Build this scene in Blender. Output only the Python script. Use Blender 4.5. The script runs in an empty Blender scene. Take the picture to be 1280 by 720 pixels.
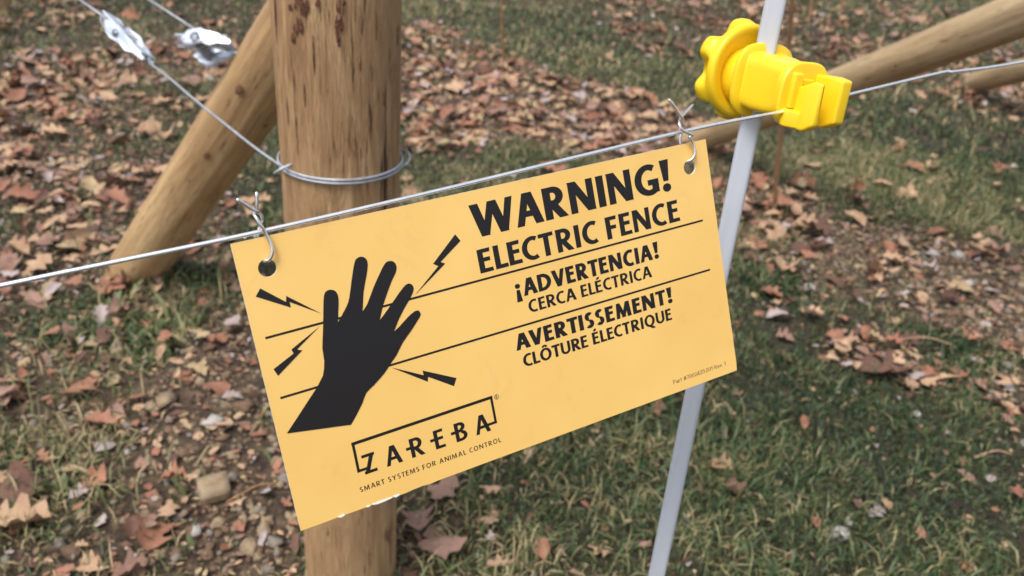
import bpy, bmesh, math, random
import numpy as np
from mathutils import Vector, Matrix, noise
random.seed(7); rng = np.random.default_rng(11)
SC = bpy.context.scene
COL = SC.collection
R = math.radians

# ------------------------------------------------------------------ camera
CAM_H = 0.95
CR = Vector((0.99637888, 0.04142851, 0.07424834))       # camera right
CU = Vector((-0.08502433, 0.48549031, 0.87009771))      # camera up
CF = Vector((0.0, 0.87325989, -0.48725472))             # camera forward
FPX = 1050.0
cam_d = bpy.data.cameras.new('camera'); cam = bpy.data.objects.new('camera', cam_d); COL.objects.link(cam)
cam.matrix_world = Matrix(((CR.x, CU.x, -CF.x, 0), (CR.y, CU.y, -CF.y, 0), (CR.z, CU.z, -CF.z, CAM_H), (0, 0, 0, 1)))
cam_d.sensor_width = 36; cam_d.lens = FPX / 1280 * 36
cam_d.clip_start = 0.02; cam_d.clip_end = 2000
cam_d.dof.use_dof = True; cam_d.dof.focus_distance = 0.415; cam_d.dof.aperture_fstop = 12
SC.camera = cam
SC.view_settings.view_transform = 'Standard'; SC.view_settings.look = 'None'
SC.view_settings.exposure = 1.03; SC.view_settings.gamma = 1

# ------------------------------------------------------------------ sky and sun (soft overcast daylight)
SUN_EL, SUN_AZ = R(52), R(-38)      # azimuth measured from +Y towards +X
world = bpy.data.worlds.new('World'); SC.world = world; world.use_nodes = True
wn = world.node_tree.nodes; wl = world.node_tree.links
sky = wn.new('ShaderNodeTexSky'); sky.sky_type = 'NISHITA'; sky.sun_disc = False
sky.sun_elevation = SUN_EL; sky.sun_rotation = SUN_AZ
sky.air_density = 1.0; sky.dust_density = 3.5; sky.ozone_density = 1.0
hs = wn.new('ShaderNodeHueSaturation'); hs.inputs['Saturation'].default_value = 0.42
wl.new(sky.outputs[0], hs.inputs['Color']); wl.new(hs.outputs[0], wn['Background'].inputs[0])
wn['Background'].inputs[1].default_value = 0.10
sd = bpy.data.lights.new('sun', 'SUN'); sd.energy = 1.2; sd.angle = R(22); sd.color = (1.0, 0.955, 0.89)
sun = bpy.data.objects.new('sun', sd); COL.objects.link(sun)
sdir = Vector((math.sin(SUN_AZ) * math.cos(SUN_EL), math.cos(SUN_AZ) * math.cos(SUN_EL), math.sin(SUN_EL)))
# the lit side of the sign is the side the camera is on: sun stands behind the photographer's left shoulder
sdir = Vector((-0.30, -0.34, 0.89)).normalized()
sky.sun_elevation = math.asin(sdir.z); sky.sun_rotation = math.atan2(sdir.x, sdir.y)
sun.rotation_euler = sdir.to_track_quat('Z', 'Y').to_euler()

# ------------------------------------------------------------------ surveying helpers (photo sight lines -> points of the place)
def ray(px, py): return CR * ((px - 640) / FPX) + CU * ((360 - py) / FPX) + CF
def D(px, py, d): return Vector((0, 0, CAM_H)) + ray(px, py) * d
def G(px, py, z=0.0):
    r = ray(px, py); return Vector((0, 0, CAM_H)) + r * ((z - CAM_H) / r.z)
def depth(p): return (p - Vector((0, 0, CAM_H))).dot(CF)
def project(p):
    v = p - Vector((0, 0, CAM_H)); z = v.dot(CF)
    if z < 0.05: return (-9999, -9999)
    return (640 + FPX * v.dot(CR) / z, 360 - FPX * v.dot(CU) / z)
S_O = Vector((-0.1197401, 0.31300801, 0.78494628))      # top left corner of the sign
S_X = Vector((0.85703383, 0.50870573, 0.08192369)).normalized()
S_Y = Vector((-0.26430503, 0.29754352, 0.91739343)); S_Y = (S_Y - S_X * S_Y.dot(S_X)).normalized()
S_Z = S_X.cross(S_Y)                                    # out of the printed face
def to_sign(px, py, z=0.0):
    r = ray(px, py); c = Vector((0, 0, CAM_H)); o = S_O + S_Z * z
    t = (o - c).dot(S_Z) / r.dot(S_Z); q = c + r * t - S_O
    return Vector((q.dot(S_X), q.dot(S_Y), z))
SM = Matrix(((S_X.x, S_Y.x, S_Z.x, S_O.x), (S_X.y, S_Y.y, S_Z.y, S_O.y), (S_X.z, S_Y.z, S_Z.z, S_O.z), (0, 0, 0, 1)))
def sign_w(px, py, z=0.0): return SM @ to_sign(px, py, z)

# ------------------------------------------------------------------ object helpers
def tag(o, label=None, cat=None, group=None, kind=None):
    if label: o['label'] = label
    if cat: o['category'] = cat
    if group: o['group'] = group
    if kind: o['kind'] = kind
    return o
def empty(name, loc=(0, 0, 0), label=None, cat=None, group=None, mat=None):
    o = bpy.data.objects.new(name, None); COL.objects.link(o); o.empty_display_size = 0.02
    if mat is not None: o.matrix_world = mat
    else: o.location = loc
    return tag(o, label, cat, group)
def obj(name, me, mats, parent=None, smooth=False, M=None):
    if isinstance(me, bmesh.types.BMesh):
        b = me; me = bpy.data.meshes.new(name); b.to_mesh(me); b.free()
    if not isinstance(mats, (list, tuple)): mats = [mats]
    if len(me.materials) == 0:
        for m in mats: me.materials.append(m)
    if smooth: me.polygons.foreach_set('use_smooth', [True] * len(me.polygons))
    o = bpy.data.objects.new(name, me); COL.objects.link(o)
    if parent: o.parent = parent
    if M is not None: o.matrix_local = M
    return o
def mesh_pd(name, v, f):
    me = bpy.data.meshes.new(name); me.from_pydata([tuple(p) for p in v], [], f); me.update(); return me
def catmull(P, n=8):
    P = [Vector(p) for p in P]; Q = [2 * P[0] - P[1]] + P + [2 * P[-1] - P[-2]]; out = []
    for i in range(1, len(Q) - 2):
        p0, p1, p2, p3 = Q[i - 1:i + 3]
        for k in range(n):
            t = k / n
            out.append(0.5 * ((2 * p1) + (p2 - p0) * t + (2 * p0 - 5 * p1 + 4 * p2 - p3) * t * t + (3 * p1 - p0 - 3 * p2 + p3) * t ** 3))
    out.append(P[-1]); return out
def tube(bm, P, r, seg=10, tip=None):
    P = [Vector(p) for p in P]; n = len(P); rr = r if isinstance(r, (list, tuple)) else [r] * n
    t0 = (P[1] - P[0]).normalized(); a = t0.orthogonal().normalized(); rings = []
    for i in range(n):
        t = (P[min(i + 1, n - 1)] - P[max(i - 1, 0)]).normalized()
        a = (a - t * a.dot(t)).normalized(); b = t.cross(a)
        rings.append([bm.verts.new(P[i] + (a * math.cos(2 * math.pi * k / seg) + b * math.sin(2 * math.pi * k / seg)) * rr[i]) for k in range(seg)])
    for i in range(n - 1):
        for k in range(seg):
            bm.faces.new((rings[i][k], rings[i][(k + 1) % seg], rings[i + 1][(k + 1) % seg], rings[i + 1][k]))
    bm.faces.new(rings[0][::-1]); bm.faces.new(rings[-1])
def box(bm, c, s, M=None, bevel=0):
    r = bmesh.ops.create_cube(bm, size=1); vs = r['verts']
    for v in vs: v.co = Vector((v.co.x * s[0], v.co.y * s[1], v.co.z * s[2])) + Vector(c)
    if bevel: bmesh.ops.bevel(bm, geom=list({e for v in vs for e in v.link_edges}), offset=bevel, segments=2, profile=0.6, affect='EDGES')
    if M is not None: bmesh.ops.transform(bm, matrix=M, verts=[v for v in bm.verts if v.is_valid])
def loft(bm, rings, cap=True):
    rs = [[bm.verts.new(p) for p in r] for r in rings]; n = len(rs[0])
    for i in range(len(rs) - 1):
        for k in range(n): bm.faces.new((rs[i][k], rs[i][(k + 1) % n], rs[i + 1][(k + 1) % n], rs[i + 1][k]))
    if cap: bm.faces.new(rs[0][::-1]); bm.faces.new(rs[-1])
    bmesh.ops.recalc_face_normals(bm, faces=bm.faces)

# ------------------------------------------------------------------ materials
class NT:
    def __init__(s, name, rough=0.6, metallic=0.0):
        s.m = bpy.data.materials.new(name); s.m.use_nodes = True; s.t = s.m.node_tree; s.b = s.t.nodes['Principled BSDF']
        s.b.inputs['Roughness'].default_value = rough; s.b.inputs['Metallic'].default_value = metallic
    def n(s, kind, **kw):
        x = s.t.nodes.new('ShaderNode' + kind)
        for k, v in kw.items():
            if hasattr(x, k): setattr(x, k, v)
            else: x.inputs[k].default_value = v
        return x
    def l(s, a, b): s.t.links.new(a, b)
    def vec(s, scale=(1, 1, 1), src='Object', loc=(0, 0, 0)):
        c = s.n('TexCoord'); m = s.n('Mapping'); m.inputs['Scale'].default_value = scale; m.inputs['Location'].default_value = loc
        s.l(c.outputs[src], m.inputs['Vector']); return m.outputs[0]
    def world(s, scale=1.0):
        c = s.n('NewGeometry'); m = s.n('Mapping'); m.inputs['Scale'].default_value = (scale,) * 3
        s.l(c.outputs['Position'], m.inputs['Vector']); return m.outputs[0]
    def noise(s, vec, scale, detail=6, rough=0.55, dist=0.0):
        x = s.n('TexNoise'); x.inputs['Scale'].default_value = scale; x.inputs['Detail'].default_value = detail
        x.inputs['Roughness'].default_value = rough; x.inputs['Distortion'].default_value = dist
        if vec is not None: s.l(vec, x.inputs['Vector'])
        return x.outputs['Fac']
    def ramp(s, fac, stops):
        x = s.n('ValToRGB'); e = x.color_ramp.elements
        while len(e) < len(stops): e.new(0.5)
        for i, (p, c) in enumerate(stops):
            e[i].position = p; e[i].color = (*c, 1) if len(c) == 3 else c
        s.l(fac, x.inputs[0]); return x.outputs[0]
    def mix(s, fac, a, b, mode='MIX'):
        x = s.n('Mix'); x.data_type = 'RGBA'; x.blend_type = mode
        for sock, v in ((x.inputs[0], fac), (x.inputs[6], a), (x.inputs[7], b)):
            if isinstance(v, (int, float)): sock.default_value = v
            elif isinstance(v, tuple): sock.default_value = (*v, 1)
            else: s.l(v, sock)
        return x.outputs[2]
    def color(s, c):
        if isinstance(c, tuple): s.b.inputs['Base Color'].default_value = (*c, 1)
        else: s.l(c, s.b.inputs['Base Color'])
        return s
    def bump(s, h, strength=0.3, dist=0.002):
        x = s.n('Bump'); x.inputs['Strength'].default_value = strength; x.inputs['Distance'].default_value = dist
        s.l(h, x.inputs['Height']); s.l(x.outputs[0], s.b.inputs['Normal']); return s
    def rough(s, r): s.l(r, s.b.inputs['Roughness']); return s
g3 = lambda v: (v, v, v)

def wood_mat(name, cols, stain=True, seed=0.0):
    t = NT(name, 0.72)
    gv = t.vec((58, 58, 8.5) if stain else (26, 26, 2.6), loc=(seed, 0, 0)); g = t.noise(gv, 1.0, 8, 0.68, 0.8)
    base = t.ramp(g, [(0.34, cols[0]), (0.5, cols[1]), (0.64, cols[2])])
    st_ = t.noise(t.vec((130, 130, 15) if stain else (90, 90, 5), loc=(seed, 2, 8)), 1.0, 6, 0.7, 0.5)
    base = t.mix(t.ramp(st_, [(0.42, g3(0.55 if stain else 0.25)), (0.60, g3(0))]), base, cols[0])
    big = t.noise(t.vec((6, 6, 1.3), loc=(seed, 3, 1)), 1.0, 4)
    base = t.mix(t.ramp(big, [(0.35, g3(0)), (0.7, g3(1))]), base, t.mix(0.55, base, cols[3]))
    fine = t.noise(t.vec((210, 210, 18), loc=(seed, 0, 2)), 1.0, 5, 0.7)
    crack = t.ramp(fine, [(0.32, g3(1)), (0.42, g3(0))])
    col = t.mix(crack, base, (0.07, 0.035, 0.018))
    c2 = t.noise(t.vec((85, 85, 5.5 if stain else 2.0), loc=(seed + 4, 0, 0)), 1.0, 4, 0.6)
    cr2 = t.ramp(c2, [(0.30 if stain else 0.22, g3(1)), (0.37 if stain else 0.30, g3(0))])
    col = t.mix(cr2, col, (0.055, 0.025, 0.012))
    if stain:
        s = t.noise(t.vec((26, 26, 12), loc=(seed, 7, 3)), 1.0, 6, 0.6, 0.6)
        s2 = t.noise(t.vec((5, 5, 3), loc=(seed, 1, 5)), 1.0, 2)
        m = t.n('Math', operation='MULTIPLY'); t.l(t.ramp(s, [(0.60, g3(0)), (0.66, g3(1))]), m.inputs[0]); t.l(t.ramp(s2, [(0.5, g3(0)), (0.62, g3(1))]), m.inputs[1])
        col = t.mix(m.outputs[0], col, (0.10, 0.028, 0.014))
    t.color(col)
    h = t.mix(0.5, t.mix(0.5, g, c2), fine); t.bump(h, 1.0, 0.009 if stain else 0.004)
    return t.m
M_POST = wood_mat('weathered_pine', [(0.23, 0.115, 0.049), (0.48, 0.28, 0.13), (0.65, 0.43, 0.23), (0.48, 0.31, 0.165)])
M_BRACE = wood_mat('peeled_pine', [(0.25, 0.14, 0.062), (0.45, 0.28, 0.13), (0.60, 0.41, 0.21), (0.43, 0.30, 0.155)], False, 3.0)
M_LOG = wood_mat('grey_brown_pine', [(0.25, 0.16, 0.08), (0.43, 0.30, 0.16), (0.60, 0.44, 0.26), (0.42, 0.32, 0.19)], False, 9.0)
t = NT('cut_wood', 0.8); M_END = t.color(t.ramp(t.noise(t.vec((1, 1, 1)), 90, 4), [(0.3, (0.23, 0.14, 0.07)), (0.7, (0.38, 0.27, 0.15))])).m
t = NT('dark_knot', 0.8); M_KNOT = t.color(t.ramp(t.noise(t.vec(), 160, 5), [(0.35, (0.08, 0.036, 0.016)), (0.65, (0.24, 0.125, 0.055))])).bump(t.noise(t.vec(), 300, 4), 0.6, 0.002).m
t = NT('dark_red_bark', 0.85); M_BARK = t.color(t.ramp(t.noise(t.vec(), 140, 6), [(0.3, (0.06, 0.022, 0.013)), (0.7, (0.21, 0.08, 0.042))])).bump(t.noise(t.vec(), 260, 5), 0.9, 0.003).m

t = NT('yellow_sign_plastic', 0.36)
t.color(t.mix(t.ramp(t.noise(t.vec(), 14, 3), [(0.35, g3(0)), (0.7, g3(1))]), (0.81, 0.50, 0.135), (0.86, 0.55, 0.165)))
t.b.inputs['Coat Weight'].default_value = 0.15; t.b.inputs['Coat Roughness'].default_value = 0.3
scf = t.ramp(t.noise(t.vec((1, 1, 1)), 38, 9, 0.75, 0.8), [(0.57, g3(0)), (0.72, g3(1))])
smu = t.b.inputs['Base Color'].links[0].from_socket; t.color(t.mix(t.mix(1.0, scf, g3(0.16), 'MULTIPLY'), smu, (0.42, 0.27, 0.11)))
t.rough(t.ramp(t.noise(t.vec(), 22, 6, 0.6), [(0.3, g3(0.28)), (0.7, g3(0.46))]))
t.bump(t.noise(t.vec(), 9, 2), 0.25, 0.004); M_SIGN = t.m
t = NT('white_plastic_core', 0.5); M_CORE = t.color((0.80, 0.79, 0.76)).m
t = NT('black_print', 0.4); M_INK = t.color(t.mix(t.ramp(t.noise(t.vec(), 900, 3), [(0.70, g3(0)), (0.78, g3(1))]), (0.008, 0.006, 0.006), (0.035, 0.025, 0.018))).m; M_INK.node_tree.nodes['Principled BSDF'].inputs['Specular IOR Level'].default_value = 0.4
t = NT('yellow_polymer', 0.33)
t.color(t.mix(t.noise(t.vec(), 60, 3), (0.94, 0.645, 0.018), (0.91, 0.60, 0.012)))
t.b.inputs['Subsurface Weight'].default_value = 0.04; t.b.inputs['Subsurface Radius'].default_value = (0.004, 0.0025, 0.0006); t.b.inputs['Subsurface Scale'].default_value = 1.0
t.bump(t.noise(t.vec(), 420, 4), 0.10, 0.0006); M_YEL = t.m
t = NT('grey_fibreglass', 0.42)
c = t.mix(t.ramp(t.noise(t.vec((60, 60, 4)), 1.0, 5), [(0.3, g3(0)), (0.7, g3(1))]), (0.46, 0.49, 0.545), (0.53, 0.56, 0.615))
speck = t.noise(t.vec(), 260, 3, 0.5); c = t.mix(t.ramp(speck, [(0.74, g3(0)), (0.77, g3(1))]), c, (0.16, 0.16, 0.17))
t.color(c).bump(t.noise(t.vec((300, 300, 12)), 1.0, 4), 0.12, 0.0006); M_ROD = t.m
def galv(name, a, b, r=0.36, me=0.85):
    t = NT(name, r, me); t.color(t.ramp(t.noise(t.vec(), 120, 4), [(0.3, a), (0.7, b)])); t.bump(t.noise(t.vec(), 900, 3), 0.15, 0.0003); return t.m
M_WIRE = galv('galvanised_wire', (0.82, 0.85, 0.90), (0.97, 0.98, 1.0), 0.25, 0.8)
M_TIE = galv('bright_tie_wire', (0.60, 0.58, 0.56), (0.88, 0.86, 0.84), 0.26, 0.9)
M_WRAP = galv('dull_galvanised_wire', (0.36, 0.38, 0.42), (0.52, 0.55, 0.60), 0.5, 0.55)
M_STEEL = galv('galvanised_steel', (0.66, 0.73, 0.86), (0.84, 0.90, 1.0), 0.34, 0.7)
M_STEELD = galv('dull_steel', (0.20, 0.22, 0.26), (0.36, 0.39, 0.44), 0.5, 0.8)
t = NT('stake_bark', 0.8); M_STAKE = t.color(t.ramp(t.noise(t.vec((90, 90, 12)), 1.0, 5), [(0.3, (0.26, 0.13, 0.065)), (0.7, (0.48, 0.27, 0.14))])).m

t = NT('soil', 0.95)
w1 = t.world()
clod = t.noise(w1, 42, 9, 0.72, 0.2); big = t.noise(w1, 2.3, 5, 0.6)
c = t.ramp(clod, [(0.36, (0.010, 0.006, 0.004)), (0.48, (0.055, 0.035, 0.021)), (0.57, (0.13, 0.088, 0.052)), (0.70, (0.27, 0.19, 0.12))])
shaded_soil = t.ramp(t.noise(w1, 60, 6, 0.7), [(0.36, (0.008, 0.008, 0.004)), (0.55, (0.04, 0.036, 0.018)), (0.75, (0.14, 0.11, 0.06))])  # dark brown-green soil under grass, shade between the blades painted into it
att = t.n('Attribute', attribute_name='green'); mm = t.n('Math', operation='MULTIPLY_ADD')
t.l(t.noise(w1, 9, 5, 0.65), mm.inputs[0]); mm.inputs[1].default_value = 1.2; mm.inputs[2].default_value = -0.6
m2 = t.n('Math', operation='ADD', use_clamp=True); t.l(mm.outputs[0], m2.inputs[0]); t.l(att.outputs['Fac'], m2.inputs[1])
c = t.mix(m2.outputs[0], c, shaded_soil)
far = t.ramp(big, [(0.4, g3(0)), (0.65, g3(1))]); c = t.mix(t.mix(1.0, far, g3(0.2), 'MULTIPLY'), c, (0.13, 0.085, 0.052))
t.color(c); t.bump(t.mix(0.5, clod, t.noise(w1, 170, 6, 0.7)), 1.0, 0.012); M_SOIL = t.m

def leaf_mat(name, a, b, dark):
    t = NT(name, 0.78)
    v = t.world(); n1 = t.noise(v, 16, 3); n2 = t.noise(v, 130, 5, 0.7)
    c = t.mix(t.ramp(n1, [(0.32, g3(0)), (0.68, g3(1))]), a, b)
    c = t.mix(t.ramp(n2, [(0.54, g3(0)), (0.75, g3(1))]), c, dark)
    t.color(c).bump(n2, 0.6, 0.002)
    return t.m
LEAFM = {
 'russet': leaf_mat('russet_leaf', (0.37, 0.175, 0.105), (0.23, 0.098, 0.06), (0.10, 0.045, 0.03)),
 'tan': leaf_mat('tan_leaf', (0.52, 0.35, 0.22), (0.37, 0.225, 0.135), (0.16, 0.09, 0.058)),
 'pinkish brown': leaf_mat('pink_brown_leaf', (0.32, 0.195, 0.145), (0.21, 0.115, 0.082), (0.10, 0.055, 0.045)),
 'pale grey': leaf_mat('pale_leaf', (0.48, 0.40, 0.385), (0.34, 0.265, 0.25), (0.20, 0.14, 0.13)),
 'dark brown': leaf_mat('dark_leaf', (0.15, 0.075, 0.05), (0.10, 0.048, 0.034), (0.04, 0.02, 0.015)),
 'straw coloured': leaf_mat('straw_leaf', (0.46, 0.35, 0.20), (0.36, 0.26, 0.145), (0.18, 0.12, 0.06)),
}
def stone_mat(name, a, b):
    t = NT(name, 0.85); v = t.world(); t.color(t.ramp(t.noise(v, 90, 6, 0.65), [(0.3, a), (0.7, b)])).bump(t.noise(v, 200, 5), 0.5, 0.002); return t.m
STONEM = {
 'tan': stone_mat('tan_stone', (0.19, 0.135, 0.08), (0.33, 0.25, 0.16)),
 'grey': stone_mat('grey_stone', (0.15, 0.125, 0.10), (0.26, 0.22, 0.18)),
 'whitish': stone_mat('white_stone', (0.30, 0.275, 0.25), (0.46, 0.43, 0.40)),
 'reddish brown': stone_mat('brown_stone', (0.10, 0.06, 0.037), (0.21, 0.13, 0.08)),
}
t = NT('grass_blade', 0.55)
a = t.n('Attribute', attribute_name='tint')
t.color(t.ramp(a.outputs['Fac'], [(0.0, (0.012, 0.030, 0.009)), (0.30, (0.046, 0.085, 0.027)), (0.52, (0.115, 0.15, 0.055)), (0.74, (0.26, 0.225, 0.105)), (1.0, (0.44, 0.34, 0.19))]))
t.b.inputs['Subsurface Weight'].default_value = 0.0; M_GRASS = t.m

# ------------------------------------------------------------------ ground patches read off the photograph, stored as ellipses on the ground
def patch(px, py, rx, ry, w):
    c = G(px, py); a = G(px + rx, py); b1 = G(px, max(py - ry, -150)); b2 = G(px, py + ry)
    return (c.x, c.y, (a - c).length, (b1 - b2).length / 2, w)
DRIFT = [patch(*p) for p in [(560, 95, 80, 45, 1.0), (600, 120, 110, 50, 1.0), (700, 140, 120, 42, 1.0), (800, 165, 95, 38, 1.0), (520, 60, 50, 35, .8), (560, 175, 70, 22, .8),
    (130, 130, 190, 110, .50), (150, 300, 180, 90, .46), (130, 450, 160, 80, .40), (200, 620, 220, 110, .14), (1080, 330, 170, 60, .34), (1100, 190, 160, 50, .10), (960, 50, 200, 40, .16), (1200, 60, 120, 60, .35), (60, 110, 120, 50, .7), (60, 190, 110, 60, .75), (120, 240, 110, 55, .7), (40, 330, 90, 60, .6), (240, 60, 60, 20, .15), (50, 20, 80, 20, .4),
    (970, 265, 70, 35, .8), (985, 330, 50, 30, .6), (1075, 380, 80, 26, .6), (1110, 440, 90, 38, .9), (1000, 395, 60, 22, .4), (1265, 500, 36, 80, 1.0), (1250, 330, 40, 25, .4),
    (1010, 40, 70, 40, .5), (850, 30, 100, 40, .35), (1090, 60, 80, 25, .4), (1240, 120, 70, 30, .6), (1150, 200, 40, 25, .25), (330, 590, 40, 30, .15),
    (40, 480, 70, 45, .55), (130, 525, 60, 30, .35), (190, 650, 70, 35, .5), (130, 705, 80, 25, .5), (20, 640, 30, 30, .5), (560, 640, 60, 50, .35), (330, 450, 60, 80, .16),
    (310, 380, 50, 40, .45), (260, 400, 60, 30, .3)]]
BARE = [patch(*p) for p in [(130, 150, 200, 120, .6), (150, 320, 190, 90, .66), (120, 470, 160, 80, .68), (150, 620, 200, 110, .62), (1150, 330, 150, 45, 1.0), (1230, 380, 100, 50, 1.0), (1020, 300, 90, 30, .6), (280, 480, 110, 100, 1.0), (330, 610, 110, 120, 1.0), (230, 560, 90, 80, .8), (500, 660, 60, 60, .5),
    (560, 95, 80, 45, .9), (600, 120, 110, 50, .9), (700, 140, 120, 42, .9), (800, 165, 95, 38, .9), (60, 150, 120, 90, .6), (120, 240, 110, 55, .5), (1110, 440, 80, 30, .6), (1265, 480, 40, 40, .7), (860, 230, 60, 60, .5), (970, 265, 70, 35, .6),
    (1050, 345, 110, 30, .6), (300, 330, 60, 60, .3), (190, 640, 70, 40, .5)]]
LUSH = [patch(*p) for p in [(90, 400, 45, 30, .9), (200, 410, 50, 32, .9), (230, 350, 90, 14, .8), (60, 640, 80, 45, 1.0), (60, 560, 80, 24, .7), (90, 80, 60, 18, .6), (20, 280, 30, 16, .6), (140, 480, 50, 30, .5), (1190, 440, 60, 28, 1.0), (1150, 200, 140, 60, .9), (1000, 130, 120, 30, .5), (620, 40, 150, 34, 1.0), (770, 80, 150, 36, 1.0), (1130, 30, 90, 20, .7), (860, 110, 60, 30, .8), (640, 195, 50, 16, .5),
    (1000, 560, 220, 140, .7), (720, 600, 180, 80, .6), (960, 150, 60, 40, .3), (200, 105, 90, 25, .6), (200, 170, 60, 30, .4), (320, 290, 30, 30, .6), (960, 345, 40, 22, .7), (1230, 270, 80, 30, .6)]]
def field(P, x, y, soft=0.35):
    x = np.asarray(x, float); y = np.asarray(y, float); out = np.zeros_like(x)
    for cx, cy, rx, ry, w in P:
        d = np.sqrt(((x - cx) / rx) ** 2 + ((y - cy) / ry) ** 2)
        out = np.maximum(out, w * np.clip((1.25 - d) / (0.5), 0, 1))
    return out
def wav(x, y):
    return (np.sin(x * 3.1 + 1.3 * np.sin(y * 1.7)) * np.sin(y * 2.7 + 0.8) + 0.5 * np.sin(x * 7.3 + y * 5.1))
def gz(x, y):
    return 0.007 * np.sin(x * 2.1 + 0.6) * np.cos(y * 1.9) + 0.004 * np.sin(x * 6.7 + y * 3.3) + 0.003 * np.cos(y * 9.1 - x * 4.0)

# ground: one sheet, fine where it is looked at, reaching the horizon
def axis(lo, hi, step, far):
    a = list(np.arange(lo, hi + 1e-6, step)); s = step; x = hi
    up = []
    while x < far: s *= 1.35; x += s; up.append(x)
    s = step; x = lo; dn = []
    while x > -far: s *= 1.35; x -= s; dn.append(x)
    return np.array(dn[::-1] + a + up)
gx = axis(-2.6, 4.0, 0.022, 900); gy = axis(0.3, 6.6, 0.022, 900)
XX, YY = np.meshgrid(gx, gy)
nearm = np.clip(1 - np.maximum(np.abs(XX - 0.7) - 3.6, np.abs(YY - 3.4) - 3.4) / 1.5, 0, 1)
bump = np.zeros_like(XX)
for iy in range(len(gy)):
    for ix in range(len(gx)):
        if nearm[iy, ix] > 0.5:
            v = Vector((gx[ix] * 11, gy[iy] * 11, 0)); bump[iy, ix] = noise.noise(v) * 0.006 + noise.noise(v * 3.1) * 0.004
ZZ = gz(XX, YY) * nearm + bump
me = bpy.data.meshes.new('ground')
nx, ny = len(gx), len(gy); V = np.stack([XX, YY, ZZ], -1).reshape(-1, 3)
idx = np.arange(nx * ny).reshape(ny, nx)
F = np.stack([idx[:-1, :-1], idx[:-1, 1:], idx[1:, 1:], idx[1:, :-1]], -1).reshape(-1, 4)
def fast_mesh(me, V, F, mat_idx=None):
    k = F.shape[1]; me.vertices.add(len(V)); me.vertices.foreach_set('co', np.ascontiguousarray(V, dtype=np.float32).ravel())
    me.loops.add(F.size); me.loops.foreach_set('vertex_index', np.ascontiguousarray(F, dtype=np.int32).ravel())
    me.polygons.add(len(F)); me.polygons.foreach_set('loop_start', np.arange(0, F.size, k, dtype=np.int32))
    if mat_idx is not None: me.polygons.foreach_set('material_index', np.ascontiguousarray(mat_idx, dtype=np.int32))
    me.update(calc_edges=True); me.validate()
fast_mesh(me, V, F)
green = np.clip(0.62 - field(BARE, XX, YY) * 0.9 + 0.3 * field(LUSH, XX, YY), 0, 1).ravel()  # weight of the grassy soil colour with its painted shade
at = me.attributes.new('green', 'FLOAT', 'POINT'); at.data.foreach_set('value', green.astype(np.float32))
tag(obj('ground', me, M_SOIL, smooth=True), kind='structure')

# ------------------------------------------------------------------ posts, braces
def round_log(name, P0, P1, r0, r1, mat, parent=None, seed=0, seg=40, rows=48, wob=0.03, caps=True):
    if seed == 1.0: wob = .014
    """a round timber in its own local frame (z along the timber)"""
    P0 = Vector(P0); P1 = Vector(P1); L = (P1 - P0).length
    q = (P1 - P0).to_track_quat('Z', 'Y').to_matrix().to_4x4(); q.translation = P0
    bm = bmesh.new(); rings = []
    for i in range(rows + 1):
        s = i / rows; z = s * L; r = r0 + (r1 - r0) * s; ring = []
        for k in range(seg):
            a = 2 * math.pi * k / seg; c, sn = math.cos(a), math.sin(a)
            d = 1 + wob * noise.noise(Vector((c * 1.3 + seed, sn * 1.3, z * 2.2))) + wob * 0.35 * noise.noise(Vector((c * 7 + seed, sn * 7, z * 3.0)))
            e = 1.0
            if i == 0 or i == rows: e = 0.955
            ring.append((c * r * d * e + (0 if seed == 1.0 else 0.004) * math.sin(z * 4 + seed), sn * r * d * e, z + (0.006 if i == 0 else -0.006 if i == rows else 0) * 0))
        rings.append(ring)
    loft(bm, rings)
    for f in bm.faces:
        f.smooth = len(f.verts) == 4
        if len(f.verts) > 4: f.material_index = 1
    return obj(name, bm, [mat, M_END], parent, M=q) if parent is None else obj(name, bm, [mat, M_END], parent)
PX, PY, PR = -0.1920, 0.835, 0.0620
def log_thing(name, P0, P1, r0, r1, mat, label, cat, seed, rows=48, group=None):
    P0 = Vector(P0); P1 = Vector(P1)
    q = (P1 - P0).to_track_quat('Z', 'Y').to_matrix().to_4x4(); q.translation = P0
    e = empty(name, label=label, cat=cat, mat=q, group=group)
    o = round_log('shaft', (0, 0, 0), (0, 0, (P1 - P0).length), r0, r1, mat, e, seed, rows=rows)
    return e
def surf_patch(parent, name, ang, z, wa, wz, r, mat, seed, lift=0.0006, n=18):
    """an uneven scab lying on a round timber: angle, height, angular and vertical half size"""
    bm = bmesh.new(); c = bm.verts.new(((r + lift * 2.2) * math.cos(ang), (r + lift * 2.2) * math.sin(ang), z)); ring = []; ring2 = []
    for k in range(n):
        a = 2 * math.pi * k / n; j = (0.5 + 0.85 * random.random()) if name == 'bark_patch' else 0.85 + .3 * random.random()
        for s, ls, lst in ((0.7 * j, 1.6, ring), (j, -0.3, ring2)):
            A = ang + math.cos(a) * wa * s; lst.append(bm.verts.new(((r + lift * ls) * math.cos(A), (r + lift * ls) * math.sin(A), z + math.sin(a) * wz * s)))
    for k in range(n):
        bm.faces.new((c, ring[k], ring[(k + 1) % n])); bm.faces.new((ring[k], ring2[k], ring2[(k + 1) % n], ring[(k + 1) % n]))
    bmesh.ops.recalc_face_normals(bm, faces=bm.faces)
    return obj(name, bm, mat, parent, smooth=True)
def ang_to(px, py, o, n=Vector((0, 0, 1))):
    return 0
post = log_thing('fence_post', (PX, PY, -0.25), (PX, PY, 1.22), PR * 1.0, PR * 1.0, M_POST,
                 'upright round wooden post behind the sign with wire wrapped round it', 'fence post', 1.0, rows=90)
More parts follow.
